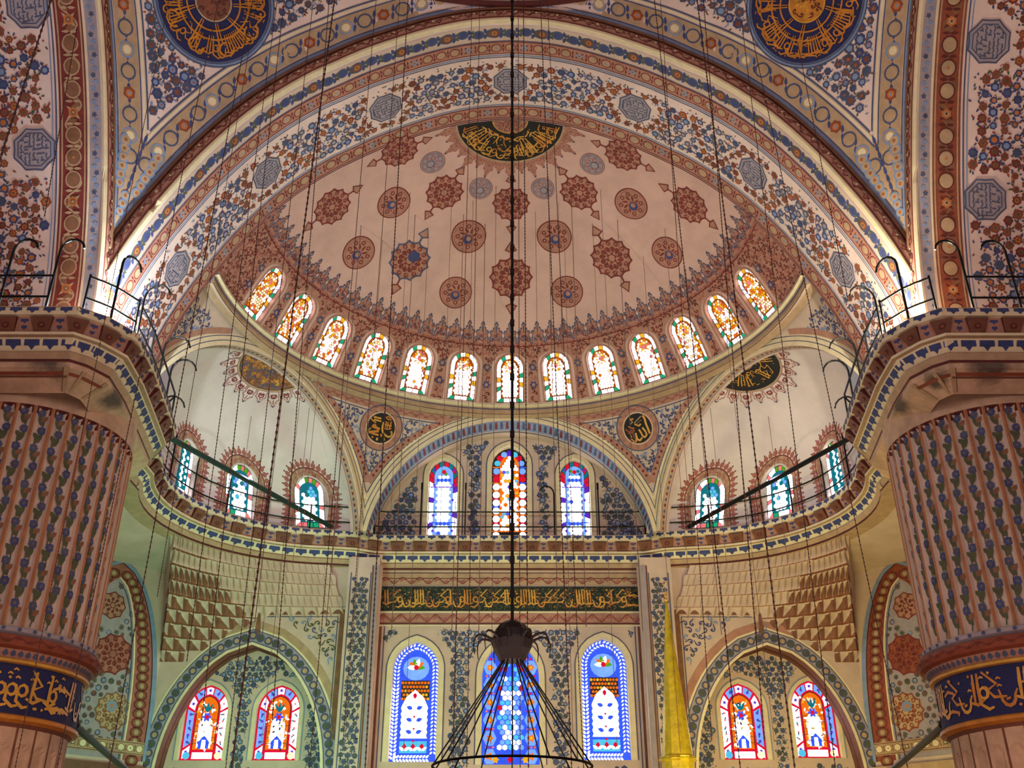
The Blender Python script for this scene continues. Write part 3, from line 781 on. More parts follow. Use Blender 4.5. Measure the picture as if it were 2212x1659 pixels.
for sg in (-1, 1):
    f = mk_pend(sg); g = G(f)
    g2 = g.sub(lambda t, m, h=0: f(t*pwidth(m), m, h))
    g2.grid(-1, 1, M0, MT, 24, 40, 'arch_plaster')
    # border band following both arches, width BW
    BW = 1.0
    ms = [M0+(MT-M0)*(i/60)**.8 for i in range(61)]
    for s in (-1, 1):
        edge = [(s*pwidth(m), m) for m in ms]
        def off(d):   # offset edge inward
            o = []
            for i, (x, y) in enumerate(edge):
                a = edge[max(0, i-1)]; b = edge[min(60, i+1)]; dx, dy = b[0]-a[0], b[1]-a[1]; l = hypot(dx, dy) or 1
                o.append((x-s*dy/l*d, y+s*dx/l*d))
            return o
        def clip(P): return [(x, y) for x, y in P if s*x > -.001 and y < MT+.3]
        for d, w, m_ in ((.07, .14, 'sky_blue'), (.17, .04, 'slate'), (BW-.1, .04, 'slate'), (BW, .07, 'ivory'), (BW+.09, .05, 'slate')):
            P = clip(off(d)); 
            if len(P) > 2: g.line(P, w, m_, .014)
        A = clip(off(.22)); B = clip(off(BW-.14))
        P = off((BW+.08)/2); C = resample([q for q in P], 260); acc = 0
        g.line(clip(P), BW-.34, 'tan', .006)
        step = max(1, int(260*.62/(sum(hypot(P[i+1][0]-P[i][0], P[i+1][1]-P[i][1]) for i in range(60)))))
        for k, i in enumerate(range(2, 258, step)):
            x, y = C[i]
            if s*x < .15 or y > MT+.1: continue
            if k % 4 == 3: flower(g, x, y, .20, 'rust', 'orange', 'sky_blue', .014, 6)
            else: g.disc(x, y, .24, 'sky_blue' if k % 2 else 'slate', .012, 14); g.disc(x, y, .185, 'tan', .015, 12); g.disc(x, y, .13, 'ivory' if k % 2 else 'tan', .018, 8)
            x2, y2 = C[min(259, i+step//2)]; g.leaf(x2, y2, 1.2, .26, .1, 'blue', .012); g.leaf(x2, y2, -1.9, .26, .1, 'blue', .012)
    mt_ = next(m for m in np.linspace(M0, MT, 200) if pwidth(m) > 1.05)
    g2.grid(-.97, .97, M0+.05, mt_, 10, 16, 'tan', .004)
    for k in range(9):
        m_k = M0+.9+(mt_-M0-.9)*k/9; w_ = pwidth(m_k)*.55
        for x in ((-w_, w_) if w_ > .25 else (0,)): g.disc(x, m_k, .13+.008*k, 'sky_blue', .018, 12); g.disc(x, m_k, .09+.006*k, 'tan', .021, 10); flower(g, x, m_k, .05, 'rust', 'orange', None, .024)
        g.leaf(0, m_k+.2, pi/2, .3, .1, 'blue', .016)
    mc = cast(f, 459 if sg < 0 else 1743, 6, 0, MT-3)
    mc = (mc[0], mc[1]); RM = 1.72
    def ins3(x, y, m=0, BW=BW, mc=mc):
        if y > MT-.1-m: return False
        w = pwidth(y); e = .05; sl = (pwidth(min(MT, y+e))-pwidth(y-e))/(2*e); 
        d = (w-abs(x))/sqrt(1+sl*sl)
        return d > BW+.16+m*.5 and hypot(x-mc[0], y-mc[1]) > RM+.10+m*.6
    field(g, ins3, -7, 7, M0, MT, .34, .165, lambda x, y, rr: (rr.choice(('slate','slate','blue')), rr.choice(('brown','slate','sky_blue')), rr.choice((None, 'rose'))), ('slate','green','sky_blue','rust'), 'slate', 31+sg)
    struct(g.build('ceiling_pendentive'), '%s corner vault between the arches, blue flowers on cream' % ('left' if sg < 0 else 'right'))
    # roundel
    gr = G(f).loc(mc[0], mc[1], rot=0)
    gr.bigdisc(0, 0, RM+.16, 'sky_blue', .02, 48, 2, RM-.05); gr.ring(0, 0, RM+.02, RM+.07, 'slate', .028, 48); gr.ring(0, 0, RM+.13, RM+.17, 'slate', .028, 48)
    gr.bigdisc(0, 0, RM, 'navy', .03, 48, 6)
    gl = G(gr.f)
    gl.bigdisc(0, 0, .52, 'brown' if sg < 0 else 'orange_gold', .045, 24, 2); gl.ring(0, 0, .52, .57, 'tan' if sg < 0 else 'gold', .05, 28)
    foliage(gl, lambda x, y, m=0: hypot(x, y) < .5-m, -.5, .5, -.5, .5, .2, ('rust','maroon') if sg < 0 else ('rust','maroon','gold'), .04, 5, h=.052)
    fp = gr.f
    pol = gl.sub(lambda x, y, h=0: fp(y*cos(-x), y*sin(-x), h))
    for rr_ in (.82, 1.08): pol.hline(.3, 2*pi-.5 if rr_ > 1 else 2*pi+.2, rr_, .05, 'orange_gold', .05, 70)
    cc = pol.sub(lambda x, y, h=0: fp((RM-.1-y)*cos(x/1.25), (RM-.1-y)*sin(x/1.25), h) )
    cc = pol.sub(lambda x, y, h=0: fp((.60+y)*cos(-x/1.15), (.60+y)*sin(-x/1.15), h))
    calli(cc.sub(lambda x, y, h=0: fp((RM-.06-y)*cos(x/1.5), (RM-.06-y)*sin(x/1.5), h)), 0, 2*pi*1.5, 0, .75, 'orange_gold', 41+sg, .055, .048, dens=1.)
    for k in range(9):
        a = 2*pi*k/9; pol.line([(a, .6), (a+.05, 1.3)], .05, 'orange_gold', .05); pol.line([(a+.1, .6), (a+.14, 1.2)], .04, 'orange_gold', .05)
        pol.line([(a+.2+.17*cos(t), 1.38+.2*sin(t)) for t in np.linspace(0, 2*pi*.8, 9)], .055, 'orange_gold', .052)
    rt = empty('calligraphy_roundel', f(mc[0], mc[1], .0)); o1 = gr.build('disc'); o2 = gl.build('lettering'); adopt(rt, o1, o2)
    tag(rt, 'big dark blue gold-lettered roundel with %s centre above the %s pillar' % ('dull brown' if sg < 0 else 'bright orange', 'left' if sg < 0 else 'right'), 'roundel', 'blue roundels on the corner vaults')
# ring moulding under the main dome and drum above it
g = G()
for rr_, z_, q in ((11.55, ZT+.06, .10), (11.45, ZT+.32, .07)):
    g.tube([(rr_*cos(a), YC+rr_*sin(a), z_) for a in np.linspace(0, 2*pi, 73)[:-1]], q, 'maroon' if q > .08 else 'tan', 6, True)
g.lathe([(12.2, ZT-.0), (11.6, ZT+.02), (11.55, ZT+.4), (11.7, ZT+.5), (11.7, ZT+3), (10.6, ZT+7.5), (7.5, ZT+10.8), (3.5, ZT+12.6), (.01, ZT+13)], 0, YC, 'plaster', 72)
struct(g.build('ceiling_dome'), 'rim of the central dome at the very top edge')

# ================================================================== 3. half dome with thirteen windows
MB = PROF.s_at_y(RING)
def m_at(z): return PROF.s_at_y(z)
g = G(f_dome)
DW, DH = 1.16, 2.06; msill = MB-.14
def dloc(az, m):   # local metric chart: x across, y up (towards the crown)
    def f(x, y, h=0):
        mm = m-y; r = max(.6, PROF.at(mm)[0]); return f_dome(az+x/r, mm, h)
    return f
holes = []
names13 = ['leftmost','second from the left','third from the left','fourth from the left','fifth from the left','just left of the middle','middle','just right of the middle','fifth from the right','fourth from the right','third from the right','second from the right','rightmost']
for i in range(-6, 7):
    az = R(12.2*i); fl = dloc(az, msill)
    Q = window(fl, DW, DH, 'A', 'round', .16, 'arched stained-glass window in the half dome, %s of the thirteen' % names13[i+6], glow=(.15,.3,.62,.8,.9,1.,1.)[6-abs(i)], rim=.07, seed=100+i, line=None, rimm='tan_red')
    rs = PROF.at(msill)[0]
    H = [(az+x/max(.6, PROF.at(msill-y)[0]), msill-y) for x, y in Q]
    holes.append([(a*9.2, m) for a, m in H])
gs = g.sub(lambda a, m, h=0: f_dome(a/9.2, m, h))
ZD = cast(f_dome, 1101, 748, 0, 9)[1]
AZL = pi/2
gs.panel([(-AZL*9.2, ZD), (AZL*9.2, ZD), (AZL*9.2, MB), (-AZL*9.2, MB)], holes, .35, 'dome_plaster')
# upper shell
n = 60
for q in range(14):
    m0, m1 = ZD*q/14, ZD*(q+1)/14; g.grid(-AZL, AZL, m0, m1, n, 1, 'dome_plaster')
# red arabesque between and above the windows
def hole_d(a, m):   # a in az*9.2 ; distance test to windows
    i = round(a/9.2/R(12.2)); i = max(-6, min(6, i)); dx = (a/9.2-R(12.2)*i)*PROF.at(m)[0]; dy = msill-m
    return in_arch(dx, dy+.2, DW+.62, DH+.42, 'round')
gs.panel([(-AZL*9.2, ZD-.1), (AZL*9.2, ZD-.1), (AZL*9.2, MB-.1), (-AZL*9.2, MB-.1)], [[(a+(a-sum(q[0] for q in H)/len(H))*.34, m+(m-sum(q[1] for q in H)/len(H))*.10) for a, m in H] for H in holes], .35, 'tan_red', .006)
foliage(gs, lambda x, y, m=0: ZD-.05 < y < MB-.12 and abs(x) < AZL*9.2 and not hole_d(x, y), -AZL*9.2, AZL*9.2, ZD, MB-.1, .215, ('red','maroon','red','rose'), .05, 7, None, .012)
for i in range(-7, 7):
    a = R(12.2*(i+.5))
    if abs(a) > AZL: continue
    for (y, c) in ((.75, 'blue'), (1.5, 'slate')):
        lg = g.sub(dloc(a, msill-y)); lg.star(0, 0, .19, 6, .6, c, .022); lg.disc(0, 0, .08, 'tan_red', .026, 6)
g.grid(-AZL, AZL, ZD-.16, ZD-.06, 60, 1, 'rose', .012)
g.grid(-AZL, AZL, ZD-.01, ZD+.03, 60, 1, 'red', .018)
for i in range(-22, 23):
    a = R(12.2/3*i)
    if abs(a) > AZL: continue
    lg = g.sub(dloc(a, ZD-.1)); crest(lg, 0, 0, .56, .95, 'slate', 'tan_red', .014)
    foliage(lg, lambda x, y, m=0: abs(x) < .22 and .05 < y < .5, -.25, .25, .0, .5, .17, ('red','rose'), .035, i+50, None, .024)
# medallions on the plain field, each where the photo has it
def dcast(u, v):
    b = None
    for b0 in (6, 9):
        a, m = cast(f_dome, u, v, atan2(u-1101, 260)*.8, b0)
        if 0 < m < MB: return a, m
    return a, m
LOBED = [(716,447,.95),(958,416,.92),(1103,441,.90),(1251,416,.92),(1489,442,.95),(883,563,1.05),(1103,600,1.08),(1321,557,1.05),(861,326,.9),(1346,334,.9)]
ROUND = [(849,438,.82,1),(1363,440,.82,1),(933,351,.66,0),(1279,354,.66,0),(1037,407,.62,0),(1172,407,.62,0),(1011,511,.86,1),(1197,511,.86,1),(773,546,.84,1),(1441,545,.8,1),(983,632,.82,1),(1224,630,.82,1)]
for k, (u, v, r_) in enumerate(LOBED):
    a, m = dcast(u, v); shamsa(g.sub(dloc(a, m)), 0, 0, r_*.86, core='blue' if k == 5 else None, l1='slate' if k == 5 else None)
for (u, v, r_, b_) in ROUND:
    a, m = dcast(u, v); lg = g.sub(dloc(a, m))
    if b_: rosette(lg, 0, 0, r_*.84, edge='red')
    else: rosette(lg, 0, 0, r_*.76, edge='rose', base='grey_lilac', c='slate', core='grey_lilac')
# fringe round the crown medallion
RC = 1.98
for i in range(-8, 9):
    a = R(10.6*i)
    lg = g.sub(lambda x, y, h=0, a=a: f_dome(a+x/(RC+.05+y), RC+.05+y, h))
    lg.poly([(-.19, 0), (.19, 0), (.19, .2), (-.19, .2)], 'tan_red', .012)
    crest(lg, 0, 0, .40, .85 if i % 2 == 0 else .55, 'rose', 'tan_red', .014)
# small repaired stains
o = struct(g.build('ceiling_half_dome'), 'pink half dome with red medallions and a fringe above its windows')
# crown medallion
gm = G(f_dome); gm.grid(-AZL, AZL, 0, RC, 40, 8, 'black', .02); gm.grid(-AZL, AZL, RC, RC+.07, 40, 1, 'tan', .025)
gl = G(f_dome); gl.grid(-AZL, AZL, 0, .62, 24, 3, 'tan_red', .03); gl.grid(-AZL, AZL, .62, .67, 24, 1, 'gold', .034)
foliage(gl, lambda x, y, m=0: abs(x) < 1.5 and y < .6, -1.5, 1.5, .05, .6, .2, ('red',), .04, 9, None, .034)
cp = gl.sub(lambda x, y, h=0: f_dome(-(x/1.4), .74+y, h))
calli(cp, -2.1, 2.1, 0, 1.2, 'gold', 77, .065, .03, 'orange_gold', 1.5)
calli(cp.sub(lambda x, y, h=0: f_dome((x/1.4), 1.94-y, h)), -2.1, 2.1, .0, .75, 'gold', 79, .05, .036, 'orange_gold', 1.)
rt = empty('calligraphy_roundel', f_dome(0, 0, 0)); adopt(rt, gm.build('disc'), gl.build('lettering'))
tag(rt, 'black half roundel of gold lettering at the crown of the half dome', 'roundel')

# ring moulding at the foot of the half dome
g = G()
fr = lambda a, t, h=0: ((10.02+t*.35+0*h)*sin(a), FAR+(10.02+t*.35)*cos(a), RING-.0+t*0)
prof = [(10.05, RING+.10), (9.86, RING+.10), (9.84, RING-.02), (9.98, RING-.06), (9.98, RING-.30), (10.12, RING-.36), (10.3, RING-.42)]
for j in range(len(prof)-1):
    (r0, z0), (r1, z1) = prof[j], prof[j+1]
    for i in range(72):
        a0, a1 = -AZL+pi*i/72, -AZL+pi*(i+1)/72
        P = [(r0*sin(a0), FAR+r0*cos(a0), z0), (r0*sin(a1), FAR+r0*cos(a1), z0), (r1*sin(a1), FAR+r1*cos(a1), z1), (r1*sin(a0), FAR+r1*cos(a0), z1)]
        g.face3(P, 'ivory' if j < 3 else 'tan')
g.tube([(9.97*sin(a), FAR+9.97*cos(a), RING-.14) for a in np.linspace(-AZL, AZL, 80)], .02, 'blue', 5)
g.tube([(9.86*sin(a), FAR+9.86*cos(a), RING+.04) for a in np.linspace(-AZL, AZL, 80)], .015, 'slate', 5)
struct(g.build('trim_4'), 'ivory ledge with a thin blue line under the thirteen windows')

# ================================================================== 4. arches and spandrels under the ring
RA = 6.25; ZA = 14.35
def XA(z): return sqrt(max(0, RA*RA-(z-ZA)**2)) if z < ZA+RA else 0.
ZCR = ZA+RA     # 20.6
def a_half(z): return min(XA(z), 5.93)
PD = 10.3       # distance of the arch planes from the ring's centre
def mk_sp(c0, sg):
    """spandrel between two arch planes: c0 = azimuth of its middle; p in -1..1 across"""
    def f(t, z, h=0):
        xa = a_half(z); ph = R(30)-atan2(xa, PD); rho = hypot(xa, PD)
        k = max(0, (z-(ZCR-.25))/.25) if z > ZCR-.25 else 0
        rho = rho-h*.8
        az = c0+t*ph
        return (sg*rho*sin(az), FAR+rho*cos(az), z-h*.5)
    return f
ZSP = 16.05
def sp_metric(f):   # p metres across, q = z
    def ff(p, z, h=0):
        xa = a_half(z); ph = R(30)-atan2(xa, PD); rho = hypot(xa, PD); return f((p/rho)/max(ph, 1e-4), z, h)
    return ff
def sp_w(z): xa = a_half(z); return (R(30)-atan2(xa, PD))*hypot(xa, PD)
PNTS = [((588,760),)]
def roundel(fm, p0, q0, r, strokes, side, lab):
    ang = 0
    gr = G(lambda x, y, h=0: fm(p0+x, q0+y*.93, h))
    gr.bigdisc(0, 0, r*1.56, 'tan_red', .018, 32, 3, r*1.0); gr.ring(0, 0, r*1.05, r*1.1, 'ivory', .026, 32); gr.ring(0, 0, r*1.5, r*1.57, 'slate', .026, 32)
    for i in range(14): a = 2*pi*i/14; flower(gr, r*1.3*cos(a), r*1.3*sin(a), r*.15, 'rose', 'tan', 'red', .022)
    gr.bigdisc(0, 0, r, 'black', .03, 32, 4)
    gl = G(gr.f)
    for P, w, m in strokes:
        gl.line(resample([(x*r, y*r) for x, y in P], max(4, 3*len(P))), w*r*1.35, m, .045, taper=False)
    rt = empty('calligraphy_roundel', fm(p0, q0, 0)); adopt(rt, gr.build('disc'), gl.build('lettering')); tag(rt, lab, 'roundel', 'small black roundels on the spandrels')
def tr(P, cx, cy, rx, ry): return [((x-cx)/rx, (cy-y)/ry) for x, y in P]
SL = [([(930,485),(1170,485)],.09,'gold'),([(910,565),(1150,560)],.08,'gold'),([(1060,640),(1200,590),(1240,550)],.07,'orange_gold'),
      ([(905,810),(1040,780),(1080,705),(1145,775),(1040,785)],.13,'orange_gold'),([(920,870),(1060,915),(1225,965)],.12,'orange_gold'),([(1225,965),(1060,985),(900,990)],.10,'orange_gold'),
      ([(1180,820),(1240,910)],.05,'gold'),([(890,1120),(950,1120)],.14,'gold'),([(1060,1070),(1090,1110)],.09,'gold'),
      ([(830,570),(835,700),(820,820),(760,900),(690,950),(590,985),(515,950),(495,870),(540,790)],.10,'gold'),([(830,940),(800,1020)],.09,'orange_gold'),
      ([(560,640),(780,630)],.08,'orange_gold'),([(550,710),(660,760),(780,740)],.07,'orange_gold'),([(640,420),(740,375),(795,420),(700,470),(600,450)],.06,'orange_gold'),
      ([(690,540),(690,720)],.07,'orange_gold'),([(750,530),(750,700)],.07,'orange_gold'),([(600,500),(610,720)],.08,'orange_gold'),([(680,1110),(720,1030)],.06,'gold')]
SL = [(tr(P, 870, 770, 430, 450), w, m) for P, w, m in SL]
SR = [([(985,440),(1025,560),(1025,700),(1060,900),(1080,1040)],.11,'gold'),([(890,800),(960,940),(980,1050),(900,1120),(850,1070),(820,950),(775,835)],.10,'gold'),
      ([(820,1110),(740,1180),(665,1130),(655,1000),(650,920)],.10,'gold'),([(540,1200),(620,1180),(640,1060)],.10,'orange_gold'),([(490,1070),(560,1180)],.06,'gold'),
      ([(380,740),(460,860),(560,820),(645,825),(560,900),(430,890)],.09,'rust'),([(470,680),(560,740),(650,770)],.06,'orange_gold'),([(570,480),(690,480)],.09,'orange_gold'),([(590,490),(640,570),(570,620)],.05,'tan'),
      ([(680,610),(930,450)],.05,'tan'),([(750,650),(920,560)],.05,'umber'),([(680,640),(800,730),(870,680)],.08,'gold'),([(480,950),(520,1030)],.05,'gold'),([(570,920),(590,1080)],.06,'umber')]
SR = [(tr(P, 750, 800, 420, 460), w, m) for P, w, m in SR]
for sg in (-1, 1):
    f = mk_sp(R(30), sg); fm = sp_metric(f); g = G(f)
    g.grid(-1, 1, ZSP, ZCR-.02, 10, 30, 'plaster')
    gg = g.sub(fm)
    for s in (-1, 1):
        zs = np.linspace(ZSP+.4, ZCR-.1, 30); E = [(s*sp_w(z), z) for z in zs]
        def off(d): return [(x-s*d, z) for x, z in E if s*(x-s*d) > .0]
        for d, w, m_ in ((.07,.14,'ivory'),(.17,.04,'slate'),(.36,.26,'tan_red'),(.53,.04,'slate')):
            P = off(d)
            if len(P) > 2: gg.line(P, w, m_, .012)
        for z in np.arange(17.2, 20.2, .2):
            w = sp_w(z)
            if w > .5: gg.disc(s*(w-.36), z, .06, 'red', .018, 6)
    gg.grid(-sp_w(20.1)+.3, sp_w(20.1)-.3, 20.08, 20.34, 16, 1, 'tan_red', .014); scroll(gg, -sp_w(20.1)+.4, sp_w(20.1)-.4, 20.21, .22, 'red', 'rose', 24, .02)
    gg.hline(-sp_w(20.)+.4, sp_w(20.)-.4, 20.0, .035, 'slate', .018, 16)
    u, v = (822, 925) if sg < 0 else (1378, 925)
    p0, q0 = cast(fm, u, v, 0, 18.6)
    foliage(gg, lambda x, y, m=0: 16.5 < y < 19.95 and abs(x) < sp_w(y)-.5 and hypot(x-p0, y-q0) > 1.0, -4.5, 4.5, 16.5, 20, .22, ('blue','slate','sky_blue','blue'), .06, 13+sg)
    struct(g.build('wall_spandrel'), 'blue and cream spandrel with a small black roundel, %s of the middle window arch' % ('left' if sg < 0 else 'right'))
    roundel(fm, p0, q0, .60, SL if sg < 0 else SR, sg, 'small black roundel with gold letters and pink rim, %s of the middle arch' % ('left' if sg < 0 else 'right'))
    # half spandrel next to the great arch
    f = mk_sp(R(90), sg); g = G(f); g.grid(-1, 0, 15.4, ZCR-.02, 8, 30, 'plaster')
    g3 = g.sub(sp_metric(f))
    foliage(g3, lambda x, y, m=0: -sp_w(y)+.45 < x < -.1 and 16.5 < y < 20, -4.5, 0, 17, 20.1, .235, ('blue','slate','sky_blue','blue'), .05, 19)
    g3.line([(-sp_w(z)+.3, z) for z in np.linspace(16.5, 20.2, 16)], .22, 'tan_red', .012)
    struct(g.build('wall_spandrel'), 'narrow blue spandrel between the great arch and the %s apse' % ('left' if sg < 0 else 'right'))
    # fill between ring and spandrel tops
g = G()
for i in range(-60, 60):
    a0, a1 = R(1.5*i), R(1.5*(i+1))
    def rad(a):
        b = a; c = round(b/R(60))*R(60); c = max(-R(60), min(R(60), c)); return PD/cos(b-c) if abs(b-c) < R(30.1) else PD/cos(R(30))
    def P(a, r, z): return (r*sin(a), FAR+r*cos(a), z)
    g.face3([P(a0, 10.0, RING-.38), P(a1, 10.0, RING-.38), P(a1, min(12, rad(a1)), ZCR-.04), P(a0, min(12, rad(a0)), ZCR-.04)], 'plaster')
struct(g.build('ceiling_ring'), 'shallow curved strip under the ledge of the half dome')

# arch bands (front face + soffit) for the three openings; chart: a angle on the arch, b depth behind the plane
def arch_pt(an, r):  # an from 0 (left springing) .. pi
    return (-r*cos(an), ZA+r*sin(an))
A0_ = math.asin((GZ-ZA)/RA)
def band_arch(c, sg, depth, nm, lab, red='tan_red'):
    ca, sa = cos(c), sin(c)
    def W(x, d, z): return (sg*((PD+d)*sa+x*ca), FAR+(PD+d)*ca-x*sa, z)   # x along plane, d outward
    g = G(lambda a, b, h=0: W(*((lambda q: (q[0], b, q[1]))(arch_pt(a, 5.86-h)))))
    a0, a1 = A0_-.03, pi-A0_+.03
    g.grid(a0, a1, 0, depth, 60, 3, 'plaster')
    g.grid(a0, a1, .06, depth*.55, 60, 1, red, .01); g.grid(a0, a1, depth*.62, depth*.66, 60, 1, 'slate', .012)
    for i in range(70): 
        a = a0+(a1-a0)*(i+.5)/70; g.poly([(a-.008, .14), (a+.008, .14), (a+.012, depth*.45), (a-.012, depth*.45)], 'slate' if i % 2 else 'red', .014)
    gf = g.sub(lambda a, r, h=0: W(*((lambda q: (q[0], -h, q[1]))(arch_pt(a, r)))))
    gf.grid(a0, a1, 5.86, 6.30, 60, 2, 'ivory', .03); gf.grid(a0, a1, 6.02, 6.05, 60, 1, 'slate', .036); gf.grid(a0, a1, 6.2, 6.23, 60, 1, 'slate', .036)
    for a in np.linspace(a0, a1, 61)[:-1]:
        da = (a1-a0)/60
        g.face3([gf.f(a, 5.86, .03), gf.f(a+da, 5.86, .03), gf.f(a+da, 5.86, 0), gf.f(a, 5.86, 0)], 'ivory')
        g.face3([gf.f(a, 6.30, .03), gf.f(a+da, 6.30, .03), gf.f(a+da, 6.30, -.2), gf.f(a, 6.30, -.2)], 'ivory')
    return struct(g.build(nm), lab), W
band_arch(0, 1, YW-FAR-PD, 'trim_5', 'round arch band framing the three upper middle windows', 'sky_blue')
for sg in (-1, 1): band_arch(R(60), sg, .5, 'trim_6' if sg < 0 else 'trim_7', 'ivory arch band at the mouth of the %s apse' % ('left' if sg < 0 else 'right'), 'tan')

# ---- middle back wall (upper tympanum + lower wall), plane y = YW
fw = lambda x, z, h=0: (x, YW-h, z)
holesU = []
def px_window(cu, vb, vt, wpx, y=YW):
    x, _, zb = aty(cu, vb, y); _, _, zt = aty(cu, vt, y); a = aty(cu-wpx/2, (vb+vt)/2, y)[0]; b = aty(cu+wpx/2, (vb+vt)/2, y)[0]; return x, zb, b-a, zt-zb
WIN = []
for (cu, vb, vt, wp, st, lab) in ((953,1163,990,64,'C','narrow arched upper window left of the tall middle one'), (1246,1163,990,64,'C','narrow arched upper window right of the tall middle one'), (1100,1160,962,77,'D','tallest upper window in the middle, red and yellow border')):
    x, zb, w, hh = px_window(cu, vb, vt, wp); fl = (lambda X, Z: (lambda a, b, h=0: (X+a, YW-h, Z+b)))(x, zb)
    Q = window(fl, w, hh, st, 'pointed', .35, lab, seed=int(cu), rim=.2, line='slate'); holesU.append([(x+a, zb+b) for a, b in Q]); WIN.append((x, zb, w, hh))
for (cu, vb, vt, wp, st, lab) in ((889,1646,1385,100,'E','tall lower window left of the hanging chandelier, white braid in a blue border'), (1314,1642,1378,100,'E','tall lower window right of the hanging chandelier, white braid in a blue border'), (1103,1652,1385,124,'F','tall blue lower window behind the chandelier cables')):
    x, zb, w, hh = px_window(cu, vb, vt, wp); fl = (lambda X, Z: (lambda a, b, h=0: (X+a, YW-h, Z+b)))(x, zb)
    Q = window(fl, w, hh, st, 'pointed', .35, lab, seed=int(cu), rim=.22, line='slate'); holesU.append([(x+a, zb+b) for a, b in Q]); WIN.append((x, zb, w, hh))
g = G(fw)
g.panel([(-6.2, 0), (6.2, 0), (6.2, 20.7), (-6.2, 20.7)], holesU, .8, 'plaster')
def nowin(x, z, m=0): return not any(in_arch(x-wx, z-zb+.3, ww+.95+m, wh+.95+m*.5, 'pointed') for wx, zb, ww, wh in WIN)
def nowin_old(x, z, m=0): return not any(abs(x-wx) < ww/2+.42+m and zb-.3-m < z < zb+wh-ww*.2+.5+m*.5 and (abs(x-wx) < (ww/2+.42+m)*max(.12, min(1, (zb+wh+.45+m-z)/(ww*.7)))) for wx, zb, ww, wh in WIN)
field(g, lambda x, z, m=0: z > GZ+.1 and hypot(x, z-ZA) < 5.8-m*.5 and nowin(x, z, m), -5.7, 5.7, 15.5, 20.3, .29, .15, lambda x, y, rr: (rr.choice(('slate','blue','slate')), rr.choice(('sky_blue','slate','green')), None), ('slate','sky_blue','green'), 'slate', 51)
field(g, lambda x, z, m=0: 4. < z < zL-.15-m and abs(x) < 5.1 and nowin(x, z, m), -5.1, 5.1, 4.6, 12, .33, .13, lambda x, y, rr: (rr.choice(('slate','slate','blue')), rr.choice(('sky_blue','slate','green')), None), ('slate','sky_blue','green'), 'slate', 52) if False else None
zs = {k: aty(1100, k, YW)[2] for k in (1238, 1250, 1264, 1268, 1320, 1325, 1346, 1352)}
zL = zs[1352]
field(g, lambda x, z, m=0: 4. < z < zL-.15-m and abs(x) < 5.0 and nowin(x, z, m), -5.1, 5.1, 4.6, 12, .27, .12, lambda x, y, rr: (rr.choice(('slate','slate','blue')), rr.choice(('sky_blue','slate','green')), None), ('slate','sky_blue','green'), 'slate', 52)
X0 = 5.3
g.grid(-X0, X0, zs[1250], zs[1238], 2, 1, 'tan', .01); g.grid(-X0, X0, zs[1264], zs[1250], 2, 1, 'tan', .01); g.hline(-X0, X0, zs[1250], .03, 'maroon', .02, 2); g.hline(-X0, X0, zs[1238], .03, 'maroon', .02, 2)
scroll(g, -X0, X0, (zs[1264]+zs[1250])/2+.05, .42, 'red', 'rose', 30, .02)
g.grid(-X0, X0, zs[1346], zs[1325], 2, 1, 'tan_red', .01); scroll(g, -X0, X0, (zs[1325]+zs[1346])/2, .46, 'red', 'rose', 30, .02)
g.hline(-X0, X0, zs[1346]-.02, .06, 'maroon', .02, 2); g.hline(-X0, X0, zL, .05, 'ivory', .02, 2); g.hline(-X0, X0, zs[1320]-.05, .07, 'ivory', .02, 2)
for s in (-1, 1):
    g.grid(s*5.22-.06, s*5.22+.06, 0, zL, 1, 2, 'brown', .01); g.grid(s*5.05-.02, s*5.05+.02, 0, zL, 1, 2, 'slate', .012)
struct(g.build('wall_back'), 'middle back wall with blue flower vines around three tall stained windows')
# inscription board
gi = G(fw); z0, z1 = zs[1320], zs[1268]
gi.box(-X0, X0, YW-.07, YW-.03, z0, z1, 'deep_green')
gl = G(lambda x, z, h=0: (x, YW-.07-h, z))
foliage(gl, lambda x, z, m=0: True, -X0+.1, X0-.1, z0+.15, z1-.1, .22, ('green','umber','green'), .028, 8, None, .008)
calli(gl, -X0+.1, X0-.1, z0+.08, z1-.08, 'gold', 91, .07, .02, 'orange_gold', 1.4)
rt = empty('inscription_panel', (0, YW-.05, z0)); adopt(rt, gi.build('board'), gl.build('lettering')); tag(rt, 'long dark green inscription panel with gold Arabic lettering above the three tall windows', 'inscription')

# ================================================================== 5. side apses (vault with three windows) -- built left, mirrored right
CX, CY, RW = -6.96, 33.43, 5.70
MX, MY = -PD*sin(R(60)), FAR+PD*cos(R(60))
ZS = 14.6; RS = 6.05
EX = Curve([(5.70,15.4),(5.70,16.4)]+[(sqrt(max(0.0001, RS*RS-(z-ZS)**2)), z) for z in (17.0,17.6,18.2,18.8,19.3,19.75,20.1,20.4,20.58,20.648)]+[(.02,20.65)], 10)
def ex_c(z):
    t = min(1, max(0, (z-16.6)/(18.9-16.6))); t = t*t*(3-2*t); return CX-.61*t, CY-1.06*t
def f_ex(a, b, h=0):    # a azimuth to the left of +y, b length up the profile
    r, z = EX.at(b); nx, nz = EX.nrm(b); cx, cy = ex_c(z); r = r-abs(nx)*h if abs(nx) > .05 else r
    zz_ = z-(h*.9 if z > 19.5 else 0); return (cx-r*sin(a), cy+r*cos(a), zz_)
def outside(p): return -(p[0]-MX)*sin(R(60))+(p[1]-MY)*cos(R(60)) > -.02
def exloc(a0, b0):
    return lambda x, y, h=0: f_ex(a0-x/max(.8, EX.at(b0+y)[0]), b0+y, h)
